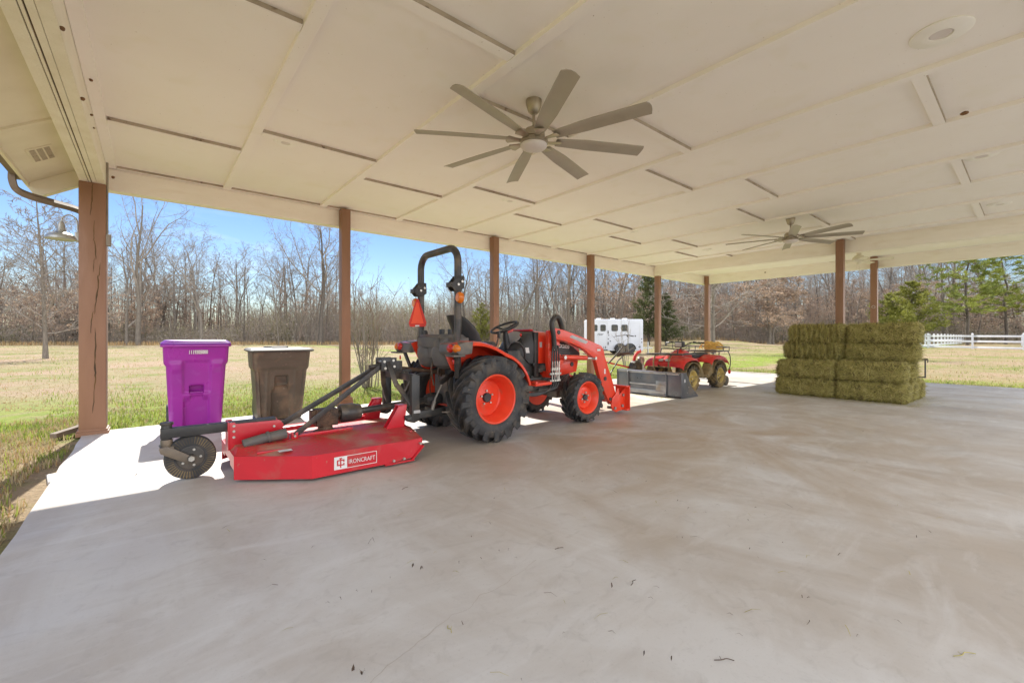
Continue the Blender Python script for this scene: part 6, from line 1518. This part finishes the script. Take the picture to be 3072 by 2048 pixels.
# multi-stem bare shrub by the slab, saplings
def shrub(name, label, x, y, H, n, seed, spread, r=.012, kids=4):
    t = thing(name, label, 'shrub', (x, y, zg(x, y))); rr_ = random.Random(seed); b = MB(); tw = MB()
    for k in range(n):
        a = rr_.uniform(0, 2 * PI); sp = spread * rr_.uniform(.3, 1); p = V((rr_.gauss(0, .10), rr_.gauss(0, .10), 0)); h = H * rr_.uniform(.6, 1.05)
        pts = [p]; d_ = V((math.cos(a) * sp * .8, math.sin(a) * sp * .8, 1)).normalized()
        for i in range(7): d_ = (d_ + V((rr_.gauss(0, .07), rr_.gauss(0, .07), .04))).normalized(); pts.append(pts[-1] + d_ * h / 7)
        b.tube(pts, [r * (1 - .75 * i / 7) for i in range(8)], 6, caps=False)
        for j in range(kids):
            i = rr_.randrange(2, 7); q = pts[i]; e = (d_ * .8 + V((rr_.gauss(0, .6), rr_.gauss(0, .6), .2))).normalized(); l_ = h * rr_.uniform(.12, .3); m_ = q + e * l_ * .5 + V((0, 0, .03)); tw.tube([q, m_, q + e * l_ + V((0, 0, .1 * l_))], [r * .4, r * .3, r * .12], 4, caps=False)
            for _ in range(3): tw.ball(q + e * l_ * rr_.uniform(.5, 1.1), .008, 5, 4)
    b.build('stems', M['twig'], t, merge=False); tw.build('twigs', M['twigr'], t, merge=False)
shrub('bare_shrub', 'bare many-stemmed shrub growing in lush grass between the second post and the tractor', 3.97, 10.1, 2.7, 20, 4, .42, .015, 6)
x, y = at_px(1437, 17.5); shrub('sapling', 'thin bare sapling in front of the horse trailer', x, y, 2.0, 6, 9, .22, .016, 5)

# ------------------------------------------------------------------ grass
rg_ = random.Random(31); b = MB()
def blade(x, y, h, w_, cur, z0=None):
    b.cur = cur; a = rg_.uniform(0, 2 * PI); l_ = rg_.uniform(.1, .7) * h; z = zg(x, y) if z0 is None else z0; s_ = V((-math.sin(a), math.cos(a), 0)) * w_
    p = V((x, y, z - .01)); m_ = p + V((math.cos(a) * l_ * .35, math.sin(a) * l_ * .35, h * .62)); e = p + V((math.cos(a) * l_, math.sin(a) * l_, h))
    b.add([p - s_, p + s_, m_ + s_ * .8, m_ - s_ * .8, e], [(0, 1, 2, 3), (3, 2, 4)])
for k in range(26000):                       # lush strip behind the slab
    x = rg_.uniform(-1.2, 15); y = 7.42 + abs(rg_.gauss(0, 1.9)); n_ = noise.noise(V((x * .9, y * .9, 0)))
    if n_ < -.25: continue
    near_ = math.exp(-(y - 7.4) / .35); blade(x, y, rg_.uniform(.03, .075) + .09 * near_ * rg_.random() ** 2, rg_.uniform(.004, .008), rg_.choice((0, 0, 0, 1, 2)))
for k in range(6000):                        # along the right edge
    x = 15.12 + abs(rg_.gauss(0, .9)); y = rg_.uniform(-3, 8); blade(x, y, rg_.uniform(.03, .09), rg_.uniform(.004, .008), rg_.choice((0, 0, 1, 2, 2)))
for k in range(15000):                        # left of the slab
    y = rg_.uniform(1.2, 9); x = -.66 - abs(rg_.gauss(0, 1.1)); n_ = noise.noise(V((x * 1.1, y * 1.1, 7)))
    if x > -.8 and n_ < -.2: continue
    blade(x, y, rg_.uniform(.03, .10), rg_.uniform(.003, .006), (rg_.choice((0, 0, 1)) if n_ > .12 else rg_.choice((2, 2, 3, 2, 0))))
for k in range(56000):                       # tufts over the pasture
    z = 7 + 46 * rg_.random() ** 1.35; u = rg_.uniform(-1.28, 1.28) * z; x, y = fw(u, z)
    if -1 < x < 15.2 and -6 < y < 8.2: continue
    n_ = noise.noise(V((x * .22, y * .22, 1))) + .5 * noise.noise(V((x * .9, y * .9, 5))); s_ = 1 + z / 70
    if n_ > .2: c_ = rg_.choice((0, 1, 2, 2, 2))
    else: c_ = rg_.choice((2, 2, 2, 3))
    blade(x, y, rg_.uniform(.03, .07) * s_ * (1.3 if n_ > .2 else .7), rg_.uniform(.004, .008) * s_, c_)
for k in range(14000):                       # dry tall grass along the wood
    u = rg_.uniform(-85, 85); z = edge_z(u) - 1.2 - abs(rg_.gauss(0, 2.2)); x, y = fw(u, z)
    if u > 20 and rg_.random() < .7: continue
    blade(x, y, rg_.uniform(.25, .75), rg_.uniform(.012, .025), rg_.choice((3, 3, 2)))
tag(b.build('grass', [M['gr1'], M['gr2'], M['gr3'], M['gr4']], merge=False, smooth=0), kind='stuff')
